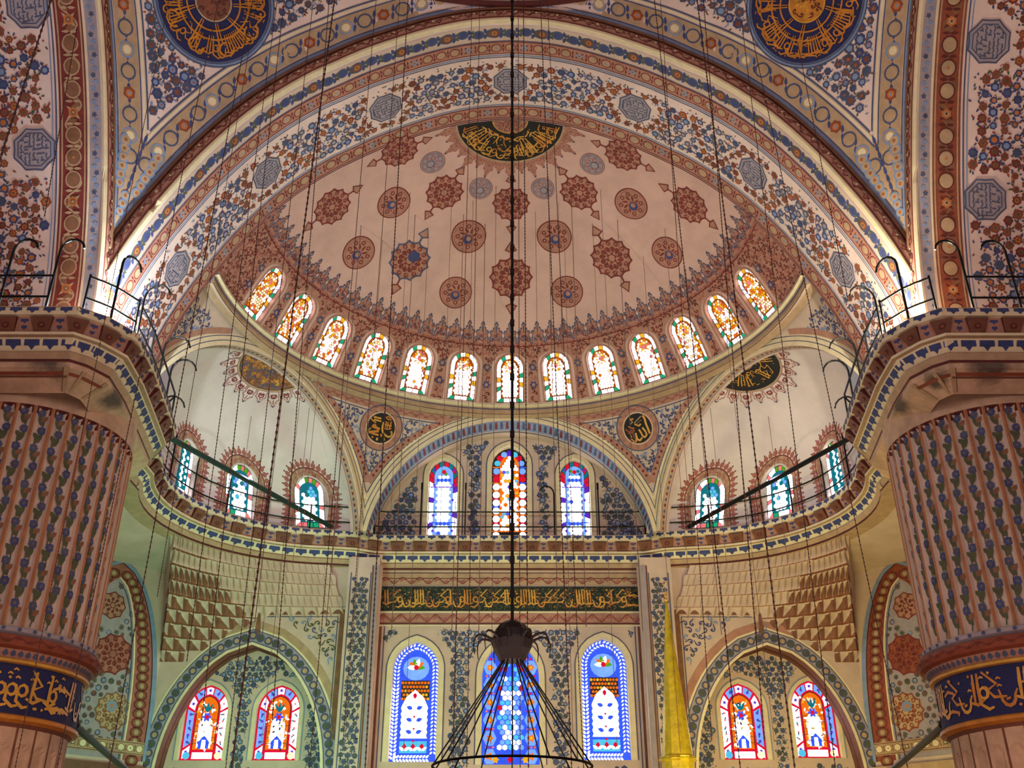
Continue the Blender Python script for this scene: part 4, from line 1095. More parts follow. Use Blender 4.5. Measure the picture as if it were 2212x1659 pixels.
for sg in (-1, 1):
    mir = sg > 0
    g = G(f_ex); holes = []; info = []
    def side(n): return n if sg < 0 else n
    for k in range(3):
        a = R(12.66+29.93*k); fl = exloc(a, .22); fl2 = (lambda F: (lambda x, y, h=0: (lambda p: (-p[0], p[1], p[2]))(F(-x, y, h))))(fl) if mir else fl
        nm = ['nearest the middle wall', 'middle one of three', 'outermost, nearest the pillar'][k]
        Q = window(fl2, 1.22 if k < 2 else 1.1, 2.0, 'B', 'round', .14, 'arched window high in the %s apse, %s' % ('left' if sg < 0 else 'right', nm), glow=(1., .8, .1)[k], rim=.05, seed=200+k, line=None, rimm='white_plaster')
        holes.append([((a-x/5.7)*5.7, .22+y) for x, y in Q]); info.append(a)
    gs = g.sub(lambda a, b, h=0: f_ex(a/5.7, b, h))
    gs.panel([(R(-32)*5.7, 0), (R(118)*5.7, 0), (R(118)*5.7, 3.0), (R(-32)*5.7, 3.0)], holes, .3, 'white_plaster')
    # vault above, cut by the arch plane
    na, nb = 84, 26
    for i in range(na):
        for j in range(nb):
            a0, a1 = R(-35)+R(200)*i/na, R(-35)+R(200)*(i+1)/na; b0, b1 = 3.0+(EX.L-3.0)*j/nb, 3.0+(EX.L-3.0)*(j+1)/nb
            P = [f_ex(a0, b0), f_ex(a1, b0), f_ex(a1, b1), f_ex(a0, b1)]
            if any(outside(p) for p in P): g.face3(P, 'white_plaster')
    # lace halo round each window
    for a in info:
        lg = g.sub(exloc(a, .22)); w, hh = 1.22, 2.0
        O = arch_path(w+.62, hh+.32, 'round'); I = arch_path(w+.12, hh+.06, 'round'); n = 40
        A, B = resample(I, n), resample(O, n)
        for i in range(n): lg.poly([A[i], A[i+1], B[i+1], B[i]], 'tan_red' if i % 2 else 'tan', .01)
        lg.line(B, .04, 'red', .016); lg.line(resample(arch_path(w+.34, hh+.18, 'round'), n), .03, 'rose', .016)
        T = resample(arch_path(w+.64, hh+.33, 'round'), 30)
        for i in range(30):
            x, y = T[i]; x2, y2 = T[i+1]; an = atan2(y2-y, x2-x)+pi/2; mx, my = (x+x2)/2, (y+y2)/2
            lg.leaf(mx, my, an, .26, .2, 'rose', .012); lg.disc(mx+cos(an)*.27, my+sin(an)*.27, .035, 'red', .014, 5)
        foliage(lg, lambda x, y, m=0: in_arch(x, y, w+.55, hh+.27, 'round') and not in_arch(x, y, w+.2, hh+.1, 'round'), -1, 1, 0, 2.4, .2, ('red','rose'), .035, 4)
    g.clip(lambda p: outside(p) or (p[2] < 17 and -(p[0]-MX)*sin(R(60))+(p[1]-MY)*cos(R(60)) > -.2))
    vault = struct(g.build('wall_apse', mirror=mir), 'plain lilac-white vault of the %s apse behind the gallery rail' % ('left' if sg < 0 else 'right'))
    # vault medallion, drawn on the tangent plane and laid onto the sphere
    RMd = 1.5
    ac, bc = cast(f_ex, 600, 782, 1.0, 5.0); pc = Vector(f_ex(ac, bc)); Cs = Vector((CX-.61, CY-1.06, ZS)); nr = (pc-Cs).normalized()
    e2 = Vector((0, 0, 1))-nr*nr.z; e2 = e2.normalized(); e1 = e2.cross(nr)
    def f_top(x, y, h=0):
        d = (nr*RS+e1*x+e2*y).normalized(); return tuple(Cs+d*(RS-.015-h))
    c60 = R(60)
    gf = G(f_top)
    def half(p): return True
    def sector(gq, r0, r1, m, h, n=40): gq.bigdisc(0, 0, r1, m, h, n, max(1, int((r1-r0)/.3)), r0)
    sector(gf, .40, RMd, 'black', .02); sector(gf, 0, .42, 'tan_red', .026); sector(gf, RMd, RMd+.08, 'tan', .028)
    gl = G(f_top); aC = -pi/2
    for i in range(22):
        a = aC+2*pi*i/22
        lg = gf.sub(lambda x, y, h=0, a=a: f_top((RMd+.06+y)*cos(a+x/(RMd+.2)), (RMd+.06+y)*sin(a+x/(RMd+.2)), h))
        lg.poly([(-.2, 0), (.2, 0), (.2, .16), (-.2, .16)], 'tan_red', .018); crest(lg, 0, .05, .42, .80 if i % 2 == 0 else .6, 'rose', 'white_plaster', .02)
        lg.ring(0, .28, .07, .12, 'red', .03, 10)
    if sg < 0:   # the left one is worn: more ochre and blue leafage
        sector(gf, .42, RMd-.03, 'umber', .03); 
        foliage(gl, lambda x, y, m=0: .42 < hypot(x, y) < RMd-.08, -2, 2, -2, 2, .22, ('orange_gold','slate','orange_gold','brown','gold'), .06, 6, None, .04)
        for i in range(5): 
            a = aC-R(95+9*i); gl.line([(.55*cos(a), .55*sin(a)), (1.3*cos(a-.1), 1.3*sin(a-.1))], .07, 'black', .046)
    else:
        cc = gl.sub(lambda x, y, h=0: f_top((.46+y)*cos(aC-x/.95), (.46+y)*sin(aC-x/.95), h))
        calli(cc, -2.9, 2.9, 0, .86, 'gold', 61, .05, .04, 'orange_gold', 1.5)
    foliage(gl, lambda x, y, m=0: hypot(x, y) < .38, -.5, .5, -.5, .5, .16, ('red','rose'), .035, 9, None, .034)
    gf.clip(outside); gl.clip(outside); rt = empty('calligraphy_roundel', ((pc.x if not mir else -pc.x), pc.y, pc.z)); a_, b_ = gf.build('disc', mirror=mir), gl.build('lettering', mirror=mir); adopt(rt, a_, b_)
    tag(rt, ('worn ochre and blue roundel half hidden by the left apse arch' if sg < 0 else 'black roundel with gold lettering half hidden by the right apse arch'), 'roundel', 'roundels on the apse vaults')

# ================================================================== 6. gallery cornice
def arc_pts(r, a0, a1, n): return [(CX-r*sin(R(a)), CY+r*cos(R(a))) for a in np.linspace(a0, a1, n)]
HALF = [(-19., 21.8), (-14.5, 21.8), (-11.15, 21.8), (-10.55, 22.3), (-10.05, 23.2), (-10.15, 24.9), (-10.45, 27.0), (-10.75, 29.0), (-11.35, 29.75), (-11.9, 30.6)]+arc_pts(5.33, 112, 4, 20)+[(-6.25, 38.95), (-5.5, 39.35), (-5.1, 39.4), (0, 39.4)]
FULL = HALF+[(-x, y) for x, y in reversed(HALF[:-1])]
S_ = [0.]
for p, q in zip(FULL, FULL[1:]): S_.append(S_[-1]+hypot(q[0]-p[0], q[1]-p[1]))
FX = [p[0] for p in FULL]; FY = [p[1] for p in FULL]
NX, NY = [], []
for i in range(len(FULL)):
    a = FULL[max(0, i-1)]; b = FULL[min(len(FULL)-1, i+1)]
    d1 = np.array(FULL[i])-np.array(a); d2 = np.array(b)-np.array(FULL[i])
    l1 = np.hypot(*d1) or 1; l2 = np.hypot(*d2) or 1
    n1 = np.array((-d1[1], d1[0]))/l1 if l1 > 1e-6 and i > 0 else None; n2 = np.array((-d2[1], d2[0]))/l2 if i < len(FULL)-1 else None
    if n1 is None: n_ = n2
    elif n2 is None: n_ = n1
    else: n_ = n1+n2; n_ = n_/np.hypot(*n_); n_ = n_/max(.6, float(n_.dot(n1)))
    NX.append(n_[0]); NY.append(n_[1])     # points away from the room
def path(s, d):
    return float(np.interp(s, S_, FX))+d*float(np.interp(s, S_, NX)), float(np.interp(s, S_, FY))+d*float(np.interp(s, S_, NY))
TOTAL = S_[-1]
CP = [(1.35, GZ), (0.0, GZ), (0.0, GZ-.24), (.10, GZ-.26), (.30, GZ-.62), (.20, GZ-.64), (.20, GZ-.72), (.32, GZ-.74), (.55, GZ-1.02), (.50, GZ-1.06), (.60, GZ-1.22), (.60, GZ-1.30), (1.2, GZ-1.34)]
CPS = [0.]
for p, q in zip(CP, CP[1:]): CPS.append(CPS[-1]+hypot(q[0]-p[0], q[1]-p[1]))
def f_cor(s, t, h=0):
    d = float(np.interp(t, CPS, [p[0] for p in CP])); z = float(np.interp(t, CPS, [p[1] for p in CP]))
    x, y = path(s, d-h*.85); return (x, y, z-h*.4)
g = G(f_cor); SS = sorted(set(S_+list(np.arange(0, TOTAL, .5))))
matc = ['plaster','ivory','ivory','tan_red','ivory','ivory','tan','ivory','umber','tan','maroon','tan']
for i in range(len(SS)-1):
    for j in range(len(CP)-1): g.grid(SS[i], SS[i+1], CPS[j], CPS[j+1], 1, 1, matc[j])
# palmettes and corbel blocks
corner = [s for s, p in zip(S_, FULL)]
def run(sp, t, fn):
    n = int(TOTAL/sp)
    for i in range(n): fn(TOTAL*(i+.5)/n, t, i)
def pal(s, t, i, w=.15, hgt=.2):
    g.poly([(s-w, t+.02), (s+w, t+.02), (s+w*1.05, t+hgt*.6), (s+w*.45, t+hgt*.62), (s, t+hgt), (s-w*.45, t+hgt*.62), (s-w*1.05, t+hgt*.6)], 'blue', .012)
run(.43, CPS[1]+.0, lambda s, t, i: pal(s, t, i))
run(.50, CPS[7]+.03, lambda s, t, i: pal(s, t, i, .2, .30))
g.hline(0, TOTAL, CPS[1]+.015, .02, 'tan', .014, 200)
def block(s, t, i):
    w = .25
    t0, t1 = CPS[3], CPS[4]
    if min(abs(s-c) for c in (S_[2], S_[3], S_[4])) < .2: pass
    a = [f_cor(s-w*1.15, t0+.0, .16), f_cor(s+w*1.15, t0+.0, .16), f_cor(s+w*.8, t1-.03, .05), f_cor(s-w*.8, t1-.03, .05)]
    b = [f_cor(s-w*1.15, t0, -.02), f_cor(s+w*1.15, t0, -.02), f_cor(s+w*.8, t1, -.02), f_cor(s-w*.8, t1, -.02)]
    g.face3(a, 'brown')
    for k in range(4): g.face3([a[k], a[(k+1) % 4], b[(k+1) % 4], b[k]], 'maroon' if k != 0 else 'brown')
    g.disc(s, (t0+t1)/2, .10, 'maroon', .13, 7, .07); g.disc(s, (t0+t1)/2, .05, 'rust', .135, 6, .035)
    for e in (0, 1): pal(s+.46, t0+.03+e*.17, i, .10-.03*e, .14)
run(.92, 0, block)
struct(g.build('trim_8'), 'gallery cornice of brown corbels and blue palmettes running round the whole bay')

# gallery floor slabs behind the cornice and walls above/below it near the piers
def wallstrip(s0, s1, d, z0, z1, mat, n=20):
    g = G(lambda s, z, h=0: (*path(s, d-h), z)); g.grid(s0, s1, z0, z1, n, 2, mat); return g
sA = S_[7]   # where the pier's flank meets the apse
# ================================================================== 7. lower bays: side wall, back wall with niche, muqarnas
ZTOP = GZ-1.28
for sg in (-1, 1):
    mir = sg > 0; sd = 'left' if sg < 0 else 'right'
    # side wall with blind pointed arch, plane x=-XS, chart (y, z)
    fs = lambda q, z, h=0: (-XS-.69*q+.72*h, YB-.72*q-.69*h, z)
    g = G(fs); g.grid(0, 9, 0, ZTOP, 6, 4, 'plaster')
    ya, za = cast(fs, 262, 1215, 2, 12); hw = 2.15; ya = min(ya, 2.25)
    def blind(sc, zt): 
        P = []
        for i in range(25):
            t = i/24; P.append((ya-hw*sc*(1-t**2.6)**.62, 6.6+(zt-6.6)*t))
        return P
    o1 = blind(1., za); o2 = blind(.62, za-.6); o0 = blind(1.09, za+.14)
    LL = lambda P: P+[(2*ya-y, z) for y, z in reversed(P)]
    for i in range(24):
        for (A, B, m, h_) in ((o0, o1, 'sky_blue', .05), (o1, o2, 'rose' if sg < 0 else 'rust', .02)):
            g.poly([A[i], A[i+1], B[i+1], B[i]], m, h_); g.poly([(2*ya-y, z) for y, z in (A[i], A[i+1], B[i+1], B[i])], m, h_)
    P = resample([((a[0]+b[0])/2, (a[1]+b[1])/2) for a, b in zip(o1, o2)], 22)
    for k, (y, z) in enumerate(P[:-1]):
        
        for yy in (y, 2*ya-y): g.disc(yy, z, .27, 'red', .026, 10, .21); g.disc(yy, z, .20, 'umber', .03, 8, .15); g.disc(yy, z, .1, 'tan', .034, 6)
    g.line(o2, .06, 'ivory', .03); g.line(blind(.57, za-.8), .05, 'slate', .03); g.line(o1, .06, 'maroon', .03)
    g.poly(LL(o2), 'grey_lilac', .012)
    qs = [cast(fs, 244, v_, 2, 8) for v_ in (1537, 1413, 1308)]
    field(g, lambda y, z, m=0: 6.9 < z < za-.9 and abs(y-ya) < (hw*.64-m)*max(0, 1-((z-6.6)/(za-7.2))**2.6)**.62 and min(hypot(y-q[0], z-q[1]) for q in qs) > .78, ya-4, ya+4, 6.7, za, .30, .13,
          lambda x, y, rr: (rr.choice(('slate','blue','rose')), rr.choice(('brown','green','sky_blue')), None), ('slate','green','rose'), 'slate', 71)
    shamsa(g, *qs[2], .55, pend=False, k=8); shamsa(g, *qs[1], .80, 'rust', 'red', 'rose' if sg < 0 else 'rust', pend=False, k=10); shamsa(g, *qs[0], .74, 'tan', 'umber' if sg < 0 else 'rust', 'tan', pend=False, k=12, core='sky_blue')
    zb_ = cast(fs, 240, 1600, 2, 6)[1]
    g.grid(.1, 4.5, zb_-.42, zb_+.05, 2, 1, 'tan', .035); circles(g, .1, 4.5, zb_-.38, zb_, None, 'umber', 'ivory', 'green', edge='brown', h=.04)
    # ledge
    zl_ = cast(fs, 240, 1652, 2, 6)[1]
    for (h0, h1, za1, zb1) in ((.0, .3, zl_-.3, zl_),):
        c = [fs(q, z, h) for q, z, h in ((0, za1, h1), (9, za1, h1), (9, zb1, h1), (0, zb1, h1), (0, za1, 0), (9, za1, 0), (9, zb1, 0), (0, zb1, 0))]
        for q in ((0,1,2,3), (0,1,5,4), (3,2,6,7)): g.face3([c[e] for e in q], 'brown' if sg < 0 else 'tan')
    struct(g.build('wall_'+sd, mirror=mir), 'side wall of the %s bay with a blind arch and three medallions' % sd)
    # back wall with a recessed arch holding two windows
    xn, _, zn = aty(545, 1393, YB); hwN = 3.12; dN = 1.0
    def niche(hw_, zt, n=16):
        Rr = []
        for i in range(n+1):
            t = i/n; Rr.append((xn+hw_*(1-t**2.25)**.60 if t < 1 else xn, 5.3+(zt-5.3)*t if False else zt-(zt-5.6)*(1-t)))
        return [(xn+hw_, 0.)]+Rr+[(2*xn-x, z) for x, z in reversed(Rr[:-1])]+[(xn-hw_, 0.)]
    Np = niche(hwN, zn)
    fb = lambda x, z, h=0: (x, YB-h, z)
    g = G(fb); g.panel([(-XS, 0), (Np[-1][0], 0)]+list(reversed(Np[:-1]))[0:]+[(-5.2, 0), (-5.2, ZTOP), (-XS, ZTOP)], [], .6, 'plaster')
    # intrados + recess back
    for i in range(len(Np)-1):
        a, b = Np[i], Np[i+1]; g.face3([(a[0], YB, a[1]), (b[0], YB, b[1]), (b[0], YB+dN, b[1]), (a[0], YB+dN, a[1])], 'brown')
        g.face3([(a[0], YB+.5, a[1]-.012), (b[0], YB+.5, b[1]-.012), (b[0], YB+.62, b[1]-.012), (a[0], YB+.62, a[1]-.012)], 'maroon')
    def offn(hw_, zt): return niche(hw_, zt)[1:-1]
    for (h0, z0_, h1, z1_, m) in ((hwN, zn, hwN+.10, zn+.10, 'ivory'), (hwN+.10, zn+.1, hwN+.62, zn+.62, 'grey_lilac'), (hwN+.62, zn+.62, hwN+.70, zn+.70, 'ivory'), (hwN+.70, zn+.70, hwN+1.0, zn+1.0, 'tan' if sg < 0 else 'tan_red')):
        A, B = offn(h0, z0_), offn(h1, z1_)
        for i in range(len(A)-1):
            if m[:3] != 'tan' or (A[i][0] > xn-.4): g.poly([A[i], A[i+1], B[i+1], B[i]], m, .012)
    C = resample(offn(hwN+.36, zn+.36), 44)
    for k, (x, z) in enumerate(C):
        g.disc(x, z, .17, 'slate', .018, 9); g.disc(x, z, .10, 'green' if k % 2 else 'tan', .021, 7)
    for e in (.14, .6): g.line(resample(offn(hwN+e, zn+e), 40), .03, 'slate', .02)
    # framed panel right of the arch crown
    x0_, _, zt_ = aty(562, 1322, YB); x1_, _, _ = aty(742, 1322, YB)
    fx1 = x1_
    for (m, wd, e) in (('umber', .30, .0), ('sky_blue', .05, .2), ('slate', .04, -.2)):
        g.line([(x0_-e, zt_-.2-e*.6-.9), (x0_-e, zt_+e), (fx1+e, zt_+e), (fx1+e, 7.4)], wd, m, .016)
    foliage(g, lambda x, z, m=0: x0_+.35 < x < fx1-.3 and z < zt_-.25 and ((x-xn)/(hwN+1.15))**2+max(0, (z-6.2)/(zn+1.1-6.2))**2 > 1.03, x0_, fx1, 7, zt_, .30, ('blue','sky_blue','slate') if sg > 0 else ('green','sky_blue','slate'), .05, 15)
    # pilaster strip with vine
    struct(g.build('wall_back_'+sd, mirror=mir), 'back wall of the %s bay with a pointed niche for two windows' % sd)
    g = G(lambda x, z, h=0: (x, 39.25-h, z)); g.box(-6.55, -5.3, 39.25, YB+.6, 0, GZ-1.0, 'plaster')
    field(g, lambda x, z, m=0: abs(x+6.02) < .30 and 3 < z < 13.6, -6.4, -5.6, 3, 13.7, .26, .11, lambda x, y, rr: ('slate', rr.choice(('green','slate')), None), ('slate','green','blue'), 'slate', 81)
    for x in (-6.42, -5.62): g.grid(x-.02, x+.02, 0, 13.8, 1, 2, 'slate', .012)
    g.grid(-5.5, -5.32, 0, 14.1, 1, 2, 'grey_lilac', .03); g.grid(-5.58, -5.52, 0, 14.1, 1, 2, 'brown', .012)
    struct(g.build('wall_pilaster', mirror=mir), 'flat pilaster with a blue vine %s of the middle wall' % sd)
    yr = YB+dN; g = G(lambda x, z, h=0: (x, yr-h, z)); hl = []; WN = []
    prs = ((440,1643,1480,98), (599,1643,1480,98)) if sg < 0 else ((2202-1607,1641,1476,98), (2202-1762,1637,1470,98))
    prs = ((431,1643,1478,94,'left'), (590,1643,1478,94,'right')) if sg < 0 else ((1614,1641,1474,94,'left'), (1773,1637,1468,94,'right'))
    for (cu, vb, vt, wp, wh_) in prs:
        x, zb, w, hh = px_window(cu, vb, vt, wp, yr); fl = (lambda X, Z: (lambda a, b, h=0: (X+a, yr-h, Z+b)))(x, zb)
        Q = window(fl, w, hh, 'G', 'pointed', .25, 'red-bordered stained window in the %s niche, %s of the pair' % (sd, wh_), glow=-1 if sg > 0 else 1, seed=int(cu), rim=.14, line='sky_blue')
        xm = -x if mir else x; hl.append([((-(x+a) if mir else x+a), zb+b) for a, b in Q]); WN.append((xm, zb, w, hh))
    g.panel([(xn-hwN, 0), (xn+hwN, 0)]+Np[1:-1], hl, .5, 'plaster')
    def nw2(x, z, m=0): return not any(in_arch(x-wx, z-zb+.3, ww+.62+m, wh+.3+.38+m*.5, 'pointed') for wx, zb, ww, wh in WN)
    field(g, lambda x, z, m=0: 5 < z < zn-.3 and abs(x-xn) < hwN-.12-m and inpoly(x, z+.1, Np) and nw2(x, z, m), xn-hwN, xn+hwN, 5.1, zn, .25, .115, lambda x, y, rr: (rr.choice(('slate','blue','slate')), rr.choice(('green','sky_blue','slate')), None), ('slate','sky_blue','green'), 'slate', 83)
    struct(g.build('wall_niche', mirror=mir), 'recessed wall with blue flowers around the paired windows, %s' % sd)
    # muqarnas
    g = G(); NS = 46
    def topP(s):   # s 0..1 from the pier side to the pilaster
        a = R(116-112*s); r = 5.33+.60; return (CX-r*sin(a), CY+r*cos(a))
    CR = .42
    def lowP(s):
        if s < CR: return (-XS-.69*4.8*(1-s/CR), YB-.72*4.8*(1-s/CR))
        return (-XS+(XS-6.6)*(s-CR)/(1-CR), YB)
    NT = 9; Z0, Z1 = 10.3, ZTOP+.05; NS = 46
    def zbot(s): d = abs(s-CR); return Z0+min(1.75, (d/.30)*1.75) if s > CR else Z0+min(3.65, (d/.035)*3.65)
    def gfun(z, s): zb = zbot(s); return 0 if z <= zb else ((z-zb)/(Z1-zb))**1.1
    sub = 12; vs = (0, .1, .2, .3, .4, .5, .6, .7, .8, .9, .96, 1.)
    pr = None
    for k in range(NT):
        za_, zb_ = Z0+(Z1-Z0)*k/NT, Z0+(Z1-Z0)*(k+1)/NT; nc = NS
        rows = []
        for vi, v_ in enumerate(vs):
            row = []
            for c in range(nc*sub+1):
                s = c/(nc*sub); cw = 2 if k < 5 else 1; u = ((c/sub/cw+(.5 if k % 2 else 0)) % 1)*2-1
                ga, gb = gfun(za_, s), gfun(zb_, s)
                lip = abs(u)**1.5; cv = (v_**4)*(1-lip)+(v_**.8)*lip
                fade = 1 if s > CR-.01 else max(0, 1-(CR-.01-s)/.02)
                cv = cv*fade+v_*(1-fade)
                gg_ = ga+(gb-ga)*cv
                p, q = lowP(s), topP(s); row.append((p[0]+(q[0]-p[0])*gg_, p[1]+(q[1]-p[1])*gg_, za_+(zb_-za_)*v_))
            rows.append(row)
        i0 = len(g.V)
        for row in rows: g.V.extend(row)
        W_ = nc*sub+1
        for vi in range(len(vs)-1):
            for c in range(nc*sub):
                s = (c+.5)/(nc*sub)
                if zb_ < zbot(s): continue
                cw = 2 if k < 5 else 1; uu = (((c+.5)/sub/cw+(.5 if k % 2 else 0)) % 1)*2-1
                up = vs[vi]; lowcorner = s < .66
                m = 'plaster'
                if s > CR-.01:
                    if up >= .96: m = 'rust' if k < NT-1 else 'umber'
                    elif k < NT-2 and s < CR+.42-.04*k and ((uu < .75-1.6*up and up < .8) or abs(uu) > .88): m = 'umber' if uu > -.6 else 'brown'  # brown pigment, with each cell's lower-left shade painted into it
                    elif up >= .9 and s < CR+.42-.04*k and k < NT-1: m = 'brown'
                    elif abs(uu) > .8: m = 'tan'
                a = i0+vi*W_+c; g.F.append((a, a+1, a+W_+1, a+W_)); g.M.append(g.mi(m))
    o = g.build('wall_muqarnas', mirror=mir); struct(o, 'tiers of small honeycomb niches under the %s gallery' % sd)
    # plain flank under the gallery between pier and apse, and above it
    g = G(lambda s, z, h=0: (*path(s, .62-h+max(0, 14.0-z)*1.7), z)); g.grid(S_[0], S_[7]+1.2, 13.6, 14.0, 40, 2, 'stone_stained'); g.grid(S_[0], S_[7]+1.2, 14.0, GZ-1.2, 40, 1, 'stone_stained')
    for s_ in (S_[2], S_[3], S_[4]): g.grid(s_-.10, s_+.10, 13.62, 14., 1, 1, 'tan', .02); g.grid(s_-.12, s_-.10, 13.62, 14., 1, 1, 'brown', .024)
    g.hline(S_[0], S_[4], GZ-1.55, .05, 'rust', .02, 30); g.hline(S_[0], S_[2], 13.85, .03, 'brown', .02, 30)
    struct(g.build('wall_corbel', mirror=mir), 'stained stone block between the %s pillar and the gallery cornice' % sd)
struct((lambda g: (g.grid(-30, 30, -30, 45, 4, 4, 'carpet'), g)[1])(G(lambda x, y, h=0: (x, y, 0))).build('floor'), 'red carpeted floor')

for sg in (-1, 1):
    g = G(); P = [(19.8, 6), (19.8, 27.6), (14.6, 27.6)]
    for a, b in zip(P, P[1:]):
        for z0, z1 in ((0, 14.1), (14.1, 33)): g.face3([(sg*a[0], a[1], z0), (sg*b[0], b[1], z0), (sg*b[0], b[1], z1), (sg*a[0], a[1], z1)], 'stone' if z0 == 0 else 'plaster')
    struct(g.build('wall_outer_'+('left' if sg < 0 else 'right')), 'plain outer wall behind the %s pillar' % ('left' if sg < 0 else 'right'))
# ================================================================== 8. piers
PX, PY = 13.5, 25.8
for sg in (-1, 1):
    cx = sg*PX; sd = 'left' if sg < 0 else 'right'
    root = empty('pillar', (cx, PY, 0)); tag(root, 'massive round pillar on the %s with painted flutes and a dark blue lettered band' % sd, 'pillar', 'great round pillars')
    # camera-facing reference angle
    n = 38; zf0, zf1 = 7.62, 13.25; rF = 2.62
    fc = lambda r: (lambda a, z, h=0: (cx+(r+h)*cos(a/2.6), PY+(r+h)*sin(a/2.6), z))
    # fluted shaft: n flutes with rounded heads
    g = G(); per = 2*pi/n; m_ = 10
    zsn = [zf0, 9, 10.5, 12]+list(np.linspace(12.9, 13.4, 8))+[13.5, 13.9, ZTOP+.1]
    def prof_r(t, z):   # t 0..1 in a flute
        u = abs(t*2-1); zt = 13.08+.28*sqrt(max(0, 1-(u/.8)**2)) if u < .8 else 0
        inside = u < .8 and z < zt
        if inside: return rF-.10*sqrt(max(0, 1-(u/.8)**2))-.015, 'in'
        return rF+(.03 if u > .86 and z < 13.4 else 0), 'rib'
    i0 = len(g.V)
    for z in zsn:
        for q in range(n*m_):
            r_, _ = prof_r((q % m_)/m_, z); a = 2*pi*q/(n*m_); g.V.append((cx+r_*cos(a), PY+r_*sin(a), z))
    for j in range(len(zsn)-1):
        for q in range(n*m_):
            t = ((q % m_)+.5)/m_; u = abs(t*2-1); zc = (zsn[j]+zsn[j+1])/2; _, k = prof_r(t, zc)
            mt = 'stone' if k == 'rib' and zc > 13.38 else ('plaster' if k == 'in' else ('rust' if u > .9 else 'umber'))
            if k == 'rib' and zc < 13.38: mt = 'maroon' if u < .87 else 'ochre'
            g.F.append((i0+j*n*m_+q, i0+j*n*m_+(q+1) % (n*m_), i0+(j+1)*n*m_+(q+1) % (n*m_), i0+(j+1)*n*m_+q)); g.M.append(g.mi(mt))
    rr = random.Random(5)
    for q in range(n):
        a = per*(q+.5)
        F = lambda x, z, h=0, a=a: (cx+(rF-.10+h)*cos(a+x/2.6), PY+(rF-.10+h)*sin(a+x/2.6), z)
        if sin(a) > .55: continue
        gg = g.sub(F); z = zf0+.25
        gg.line([(.05*sin(k*1.3), zf0+.1+k*.26) for k in range(19)], .03, 'green', .02); k = 0
        while z < 12.95:
            s = 1 if k % 2 else -1
            gg.leaf(-s*.07, z-.02, pi/2-s*.5, .36, .15, 'green', .03); gg.leaf(s*.02, z+.12, pi/2+s*.8, .24, .13, 'green' if k % 2 else 'umber', .032)
            flower(gg, s*.05, z+.36, .12, 'slate' if (k+q) % 2 else 'blue', 'slate', 'umber', .036, 8)
            z += .50; k += 1
    g.build('fluted_shaft'); fl_ob = bpy.context.scene.collection.objects[-1] if False else None
    ob1 = [o for o in bpy.data.objects if o.name.startswith('fluted_shaft')][-1]
    # mouldings
    g = G(); g.lathe([(2.62, 7.66), (2.74, 7.62), (2.76, 7.52), (2.68, 7.46)], cx, PY, 'grey_lilac', 64)
    g.lathe([(2.68, 7.46), (2.84, 7.42), (2.90, 7.30), (2.84, 7.18), (2.72, 7.12)], cx, PY, 'rust', 64)
    g.lathe([(2.72, 7.12), (2.66, 7.02), (2.60, 6.93)], cx, PY, 'tan_red', 64)
    for q in range(96):
        a = 2*pi*q/96; F = lambda x, z, h=0, a=a: (cx+(2.64+(z-6.93)*.45+h)*cos(a+x/2.6), PY+(2.64+(z-6.93)*.45+h)*sin(a+x/2.6), z)
        g.sub(F).leaf(0, 6.95, pi/2, .15, .12, 'slate', .01)
        F = lambda x, z, h=0, a=a: (cx+(2.74+h)*cos(a+x/2.6), PY+(2.74+h)*sin(a+x/2.6), z)
        if q % 2: g.sub(F).disc(0, 7.57, .05, 'slate', .03, 6)
    scr = g.sub(lambda x, z, h=0: (cx+(2.9+h)*cos(x/2.9), PY+(2.9+h)*sin(x/2.9), z)); scroll(scr, 0, 2*pi*2.9, 7.30, .18, 'maroon', 'red', 70, .01)
    ob2 = g.build('moulding')
    g = G(); g.lathe([(2.62, 6.93), (2.66, 6.90), (2.66, 6.84), (2.56, 6.82)], cx, PY, 'gold', 64); g.lathe([(2.56, 6.82), (2.56, 5.70)], cx, PY, 'navy', 64)
    g.lathe([(2.56, 5.70), (2.63, 5.66), (2.63, 5.58), (2.5, 5.52)], cx, PY, 'orange_gold', 64); g.lathe([(2.5, 5.52), (2.42, 5.42)], cx, PY, 'brown', 64)
    ob3 = g.build('lettered_band')
    g = G(); cc = g.sub(lambda x, z, h=0: (cx+(2.56+h)*cos(-x/2.56), PY+(2.56+h)*sin(-x/2.56), z))
    calli(cc, 0, 2*pi*2.56, 5.80, 6.78, 'gold' if sg < 0 else 'orange_gold', 66 if sg < 0 else 68, .085, .02, 'gold', 1.0)
    ob4 = g.build('lettering')
    # lower shaft with shallow blind niches
    g = G(); m2 = 8; n2 = 30; i0 = len(g.V); zz2 = [0, 2, 4]+list(np.linspace(4.7, 5.1, 6))+[5.45]
    def pr2(t, z):
        u = abs(t*2-1); zt = 4.8+.25*sqrt(max(0, 1-(u/.75)**2)) if u < .75 else 0
        return 2.38 if (u < .75 and z < zt) else 2.43
    for z in zz2:
        for q in range(n2*m2): r_ = pr2((q % m2)/m2, z); a = 2*pi*q/(n2*m2); g.V.append((cx+r_*cos(a), PY+r_*sin(a), z))
    for j in range(len(zz2)-1):
        for q in range(n2*m2):
            g.F.append((i0+j*n2*m2+q, i0+j*n2*m2+(q+1) % (n2*m2), i0+(j+1)*n2*m2+(q+1) % (n2*m2), i0+(j+1)*n2*m2+q)); g.M.append(g.mi('stone' if (q % m2) not in (0,) else 'brown'))
    ob5 = g.build('plain_shaft'); adopt(root, ob1, ob2, ob3, ob5); ob4.data.transform(__import__('mathutils').Matrix.Translation((-cx, -PY, 0))); ob4.parent = ob3

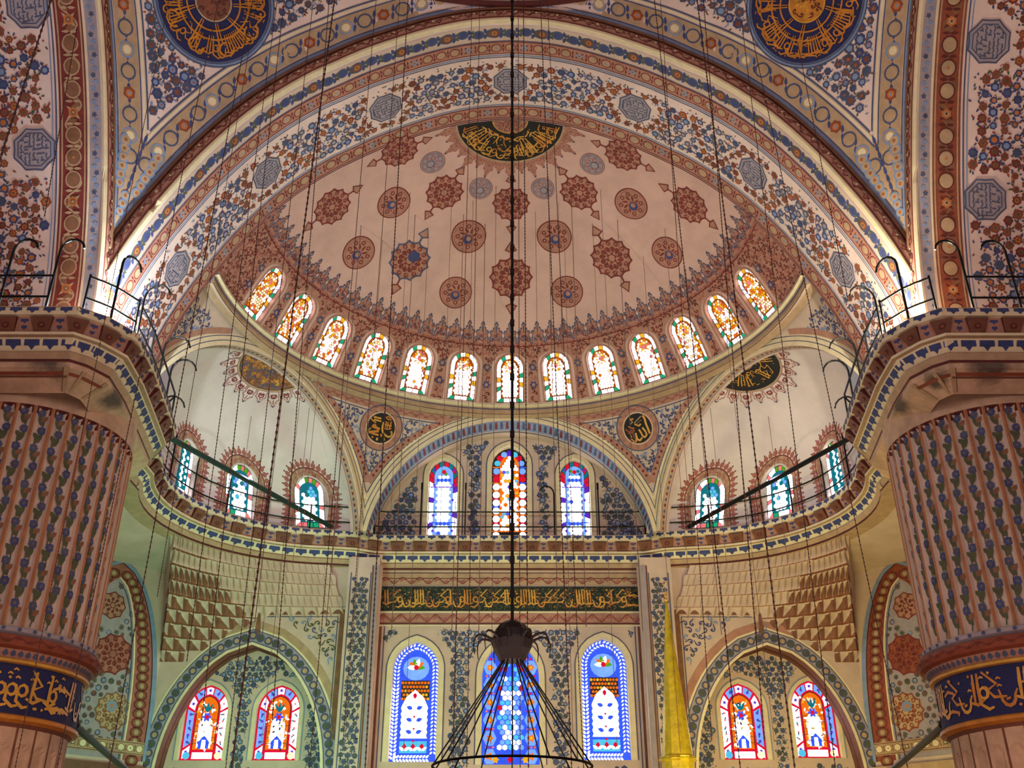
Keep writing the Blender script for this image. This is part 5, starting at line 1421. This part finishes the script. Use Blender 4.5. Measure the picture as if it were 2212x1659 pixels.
# ================================================================== 9. tie beams
def beam(p, q, r, mat, lab, knob=True):
    g = G(); g.tube([p, q], r, mat, 8)
    if knob: g.tube([tuple(np.array(p)-(np.array(q)-np.array(p))*.012), p], r*1.6, 'iron', 8)
    o = g.build('tie_beam'); tag(o, lab, 'beam', 'tie beams across the side apses')
beam((-11.5, 29.9, 15.62), (-7.35, 38.85, 15.62), .10, 'green_lit_iron', 'dark tie beam, green light in its colour, slanting across the left apse windows')
beam((11.5, 29.9, 15.62), (7.35, 38.85, 15.62), .09, 'iron', 'black tie beam slanting across the right apse windows')
beam((-11.3, 27.0, 5.9), (-13.55, 39.0, 5.87), .10, 'iron', 'short black tie beam at the foot of the left pillar')
beam((11.3, 27.0, 5.9), (13.55, 39.0, 5.87), .10, 'iron', 'short black tie beam at the foot of the right pillar')

# ================================================================== 10. gallery railings
def hook(g, x, y, dx, dy, hh, r=.035, rad=.32, z0=GZ):
    P = [(x, y, z0), (x, y, z0+hh)]
    for k in range(1, 8):
        a = pi*k/7*.95; P.append((x+dx*rad*(1-cos(a)), y+dy*rad*(1-cos(a)), z0+hh+rad*1.1*sin(a)))
    g.tube(P, r, 'iron', 6)
def railing(s0, s1, n, hooks, lab, d=.18):
    root = empty('railing', (*path(s0, d), GZ)); tag(root, lab, 'railing', 'iron gallery railings')
    for z in (.42, 1.08):
        g = G(); m = max(2, int((s1-s0)/.4)); g.tube([(*path(s0+(s1-s0)*i/m, d), GZ+z) for i in range(m+1)], .032, 'iron', 5); adopt(root, g.build('rail'))
    for i in range(n+1):
        s = s0+(s1-s0)*i/n; x, y = path(s, d); x2, y2 = path(s+.3, d); l = hypot(x2-x, y2-y) or 1; tx, ty = (x2-x)/l, (y2-y)/l
        g = G(); k = hooks[i % len(hooks)]
        if k == 0: g.tube([(x, y, GZ), (x, y, GZ+1.15)], .03, 'iron', 6)
        elif k == 1: g.tube([(x, y, GZ), (x, y, GZ+2.15)], .034, 'iron', 6); g.tube([(x, y, GZ+2.1), (x, y, GZ+2.4)], .05, 'iron', 6)
        elif k == 2: hook(g, x, y, tx, ty, 1.9)
        elif k == 3: hook(g, x, y, -tx, -ty, 1.9)
        elif k == 4: n_ = (path(s, -.5)[0]-x, path(s, -.5)[1]-y); l2 = hypot(*n_) or 1; hook(g, x, y, n_[0]/l2, n_[1]/l2, 1.35, .03, .38)
        adopt(root, g.build('post'))
sM = TOTAL/2
def s_near(x, y): return min(zip(S_, FULL), key=lambda t: hypot(t[1][0]-x, t[1][1]-y))[0]
sP0, sP1, sP2 = S_[2], S_[4], S_[7]; sCor = S_[-1]-0
iC = HALF.index((-5.5, 39.35)); sC = S_[iC]
railing(sP0-6, sP0-.9, 4, (2, 2), 'iron rail with hooked posts on top of the left pillar block')
railing(sP0+.1, sP1, 2, (0, 2), 'short iron rail round the lit corner above the left pillar')
railing(sP1+.3, sP2+1.5, 5, (4, 0, 4), 'iron rail with curved arms along the left flank above the cornice')
railing(sP2+1.8, sC-1.1, 7, (2, 1, 2, 1, 1), 'curved iron rail in front of the left apse windows')
railing(sC-.1, TOTAL-sC+.1, 6, (3, 1, 1, 1), 'straight iron rail in front of the three upper middle windows')
railing(TOTAL-sC+1.1, TOTAL-sP2-1.8, 7, (1, 1, 3, 1, 2), 'curved iron rail in front of the right apse windows')
railing(TOTAL-sP2-1.5, TOTAL-sP1-.3, 5, (4, 0, 4), 'iron rail with curved arms along the right flank above the cornice')
railing(TOTAL-sP1, TOTAL-sP0-.1, 2, (0, 3), 'short iron rail round the lit corner above the right pillar')
railing(TOTAL-sP0+.9, TOTAL-sP0+6, 4, (3, 3), 'iron rail with hooked posts on top of the right pillar block')

# ================================================================== 11. minbar spire
mx_, my_, mz_ = aty(1463, 1640, 36.0)
tx_, _, tz_ = aty(1441, 1300, 36.0); mx_ = (mx_+tx_)/2
root = empty('pulpit_spire', (mx_, my_, 0)); tag(root, 'tall gilded pulpit spire, a narrow golden cone at the right of the middle wall', 'pulpit')
g = G(); g.lathe([(.60, mz_), (.62, mz_+.05), (.53, mz_+.12), (.04, tz_), (.0, tz_+.02)], mx_, my_, 'gilt', 12); a1 = g.build('cone')
g = G(); g.lathe([(.02, tz_-.1), (.03, tz_), (.085, tz_+.07), (.03, tz_+.15), (.07, tz_+.22), (.03, tz_+.29), (.05, tz_+.34), (.012, tz_+.42), (.01, tz_+.6)], mx_, my_, 'gold', 12)
g.tube([(mx_+.09*sin(a), my_, tz_+.68-.09*cos(a)) for a in np.linspace(.7, 2*pi-.7, 12)], .018, 'gold', 5); a2 = g.build('finial')
g = G(); g.lathe([(.50, mz_-.9), (.56, mz_-.86), (.56, mz_-.1), (.66, mz_-.05), (.66, mz_), (.1, mz_)], mx_, my_, 'gilt', 12)
a3 = g.build('drum')
g = G(); g.lathe([(.7, mz_-1.0), (.7, mz_-.9), (.3, mz_-.88)], mx_, my_, 'gilt', 4); a4 = g.build('canopy')
kids = [a1, a2, a3, a4]
for q in range(4):
    a = pi/4+q*pi/2; g = G(); g.lathe([(.07, 0), (.07, mz_-1.0)], mx_+.62*cos(a), my_+.62*sin(a), 'ivory', 8); kids.append(g.build('post'))
adopt(root, *kids)

# ================================================================== 12. chandelier
hx, hy = 0.03, 11.65
hz = aty(1103, 1385, hy)[2]; top_z = aty(1103, 1345, hy)[2]; bot_z = aty(1103, 1428, hy)[2]; rg = .21
root = empty('chandelier', (hx, hy, hz)); tag(root, 'dark chandelier crown with curled leaves, hung in the middle on a long rod', 'chandelier')
g = G(); g.lathe([(.01, top_z+.03), (.08, top_z+.015), (.15, top_z-.03), (.205, top_z-.10), (.235, top_z-.19), (.24, hz), (.21, hz-.1), (.17, bot_z+.05), (.15, bot_z), (.01, bot_z-.01)], hx, hy, 'bronze', 32, lambda q, n: .05*((q % 4)/2-.5)); kids = [g.build('crown')]
g = G(); g.tube([(hx, hy, top_z), (hx, hy, 39.6)], .022, 'iron', 6)
for k in range(60): z = top_z+.3+k*.42; g.tube([(hx, hy, z), (hx, hy, z+.09)], .034, 'bronze', 6)
kids.append(g.build('rod'))
for q in range(10):
    a = 2*pi*(q+.3)/10; g = G(); P = []
    for t in np.linspace(0, 1, 9):
        d = .16+.27*sin(t*pi*.62)+.03*t; zz_ = hz-.04+.13*sin(t*pi*.9)-.17*t**2.4; P.append((hx+d*cos(a), hy+d*sin(a), zz_))
    g.tube(P, .020, 'bronze', 6, rend=.005); kids.append(g.build('leaf'))
zr = aty(1103, 1632, hy-.9)[2]; rr_ = .88
g = G(); g.tube([(hx+rr_*cos(a), hy+rr_*sin(a), zr) for a in np.linspace(0, 2*pi, 49)[:-1]], .014, 'iron', 6, True); kids.append(g.build('ring'))
for q in range(14):
    a = 2*pi*(q+.5)/14; g = G(); g.tube([(hx+.1*cos(a), hy+.1*sin(a), bot_z+.02), (hx+rr_*cos(a), hy+rr_*sin(a), zr)], .009, 'iron', 5); kids.append(g.build('cable'))
adopt(root, *kids)

# ================================================================== 13. hanging chains
def down(u, v, vv):   # where a plumb line through (u,v) crosses row vv
    VP = 829.5-FPX/math.tan(TH); return U0+(u-U0)*(vv-(-VP if False else VP))/(v-VP)
CH = [ # (u0,v0,u1,v1, y, radius px, material, label)
 (724,-20,498,1680,19,4.2,'rope','heavy beaded chain crossing the left of the half dome, thickest on that side'),
 (678,-20,486,1680,21,1.9,'rope','thin chain just left of the heavy beaded one'),
 (547,-10,232,1680,20,2.6,'rope','chain slanting over the left end of the great arch'),
 (474,-10,120,1680,17,2.2,'rope','chain slanting down over the left pillar flutes, right one'),
 (366,-10,30,1680,15.5,1.9,'rope','chain slanting down over the left pillar flutes, left one'),
 (166,60,96,470,17,2.6,'rope','short chain in front of the left side arch'),
 (117,-20,-8,372,15,5.5,'rope','very thick dark cable at the top left corner'),
 (881,-20,788,1680,19,2.6,'rope','chain passing the small left roundel'),
 (1118,-20,1124,1680,17,1.7,'rope','thin chain just right of the chandelier rod'),
 (1129,-20,1142,1680,17,2.4,'rope','beaded reddish chain right of the chandelier rod, second'),
 (1165,-20,1236,1680,19,2.4,'rope','chain right of the middle, first'),
 (1180,-20,1262,1680,21,1.8,'rope','chain right of the middle, second'),
 (1502,-20,1720,1680,19,3.4,'rope','heavy chain crossing the right of the half dome'),
 (1410,-20,1602,1680,22,2.6,'rope','chain passing the right apse window nearest the middle'),
 (1722,90,1832,650,18,2.2,'rope','chain hanging from the right corner vault'),
 (1600,40,1808,1680,21,2.2,'rope','chain over the middle of the right apse'),
 (1590,860,1652,1600,20,2.4,'rope','chain in front of the left window of the right niche'),
 (1838,1080,1962,1660,20,2.2,'rope','chain beside the right blind arch'),
 (516,855,436,1560,20,2.2,'rope','chain in front of the left window of the left niche'),
 (484,840,404,1430,20,2.0,'rope','chain left of the second apse window, left side'),
 (645,830,588,1560,20,2.2,'rope','chain in front of the right window of the left niche'),
 (734,900,668,1670,20,1.8,'rope','chain crossing the right edge of the left niche'),
 (370,1110,340,1290,20,1.6,'rope','short chain before the left honeycomb corner'),
 (760,1360,742,1600,20,1.6,'rope','short chain beside the left pilaster'),
 (1507,1160,1538,1600,20,1.8,'rope','chain beside the golden spire'),
 (990,1180,978,1680,20,1.6,'rope','thin chain left of the chandelier crown, left one'),
 (1016,1180,1008,1680,20,1.6,'rope','thin chain left of the chandelier crown, right one'),
]
def chain_ob(p, q, r, mat, lab, beads=True, group='hanging lamp chains'):
    g = G(); P = Vector(p); Q = Vector(q); n = max(2, int((Q-P).length/.6)); pts = [tuple(P+(Q-P)*i/n) for i in range(n+1)]
    g.tube(pts, r*.8, mat, 5)
    if beads:
        k = int((Q-P).length/(r*9))
        for i in range(k):
            a = P+(Q-P)*((i+.5)/k); d = (Q-P).normalized()*r*1.6; g.tube([tuple(a-d), tuple(a+d)], r*1.35, mat, 5)
    o = g.build('chain'); tag(o, lab, 'chain', group); return o
for (u0, v0, u1, v1, y, rp, mat, lab) in CH:
    if v0 > 200: u0, v0 = u0+(u0-u1)*(v0+20)/(v1-v0), -20.
    p = aty(u0, v0, y); q = aty(u1, v1, y); r = rp*.5*y/FPX
    pv, qv = Vector(p), Vector(q)
    if v0 < 0: pv = pv+(pv-qv).normalized()*1.5     # its upper end is above the frame
    if v1 > 1659: qv = qv+(qv-pv).normalized()*(qv.z-3.)*.9 if qv.z > 3.2 else qv
    chain_ob(pv, qv, r, mat, lab)
# thin wires dropping from the half dome
THIN = [722,780,828,881,895,926,973,1000,1007,1020,1047,1070,1156,1185,1206,1217,1235,1279,1300,1333,1383,1434,1470,690,655,1540]
def az_hit(u, v):   # on the dome
    a, m = cast(f_dome, u, v, atan2(u-1101, 300), 7); return f_dome(a, m, 0)
order = sorted(THIN)
for k, u in enumerate(order):
    y = 30.5+(k*7 % 5)*.5; p = aty(u, 481, y); X = p[0]
    # height of the dome over (X, y)
    d = hypot(X, y-FAR); z_top = float(np.interp(d, PROF.p[:,0], PROF.p[:,1]))
    pt = (X, y, z_top-.0); zb = (9.5, 6.0, 12.5)[k % 3]
    left = u < 1101
    chain_ob(pt, (X, y, zb), .011 if k % 3 else .016, 'rope_pale', 'thin pale wire under the half dome, number %s from its %s end' % (('one','two','three','four','five','six','seven','eight','nine','ten','eleven','twelve','thirteen','fourteen')[k if left else len(order)-1-k], 'left' if left else 'right'), False, 'thin wires under the half dome')
# thin wires in the apses
for sg in (-1, 1):
    for k, (u, v0, v1) in enumerate(((440,860,1000),(548,860,1020),(668,880,1120),(742,930,1060))):
        uu = u if sg < 0 else 2202-u; p = aty(uu, v0, 35.5); X = p[0]; zt = 19.4
        chain_ob((X, 35.5, zt), (X, 35.5, 13.0), .012, 'rope_pale', 'thin pale wire before the %s apse, %s from the outer side' % ('left' if sg < 0 else 'right', ('first','second','third','fourth')[k]), False, 'thin wires before the apses')

# ================================================================== lights
def area(name, loc, target, size, power, col, sy=None):
    l = bpy.data.lights.new(name, 'AREA'); l.shape = 'RECTANGLE'; l.size = size; l.size_y = sy or size; l.energy = power; l.color = col
    o = bpy.data.objects.new(name, l); COL.objects.link(o); o.location = loc
    o.rotation_euler = (Vector(target)-Vector(loc)).to_track_quat('-Z', 'Y').to_euler(); return o
def point(name, loc, power, col, r=.3):
    l = bpy.data.lights.new(name, 'POINT'); l.energy = power; l.color = col; l.shadow_soft_size = r
    o = bpy.data.objects.new(name, l); COL.objects.link(o); o.location = loc; return o
area('rear_window_light', (0, -10, 13), (0, 34, 20), 20, 3200, (1., .79, .77), 12)
area('floor_lamp_light', (0, 14, 2.6), (0, 22, 30), 12, 900, (1., .74, .62))
area('left_bay_light', (-8.5, 31, 3.4), (-10.5, 39, 12), 3.5, 1150, (.42, 1., .58))
area('right_bay_light', (8.5, 31, 3.4), (10.5, 39, 12), 3.5, 1050, (1., .86, .30))
area('middle_bay_light', (0, 33, 2.6), (0, 40, 10), 5, 420, (1., .86, .62))
for sg in (-1, 1):
    point('gallery_lamp', (sg*10.95, 23.3, 15.85), 2600 if sg < 0 else 2200, (.80, .97, 1.) if sg < 0 else (1., .97, .72), .12)
    point('pier_lamp', (sg*9.4, 20.5, 3.0), 220, (1., .62, .40), .4)
    point('apse_fill', (sg*9.6, 34.0, 15.9), 90, (.72, .70, 1.), .2)  # added fill for lilac daylight from the apse windows, no lamp there
w = bpy.data.worlds.new('world'); bpy.context.scene.world = w; w.use_nodes = True
w.node_tree.nodes['Background'].inputs['Color'].default_value = (1., .84, .80, 1); w.node_tree.nodes['Background'].inputs['Strength'].default_value = .35
vs_ = bpy.context.scene.view_settings; vs_.view_transform = 'Standard'; vs_.look = 'None'; vs_.exposure = -.40; vs_.gamma = 1; vs_.use_curve_mapping = False
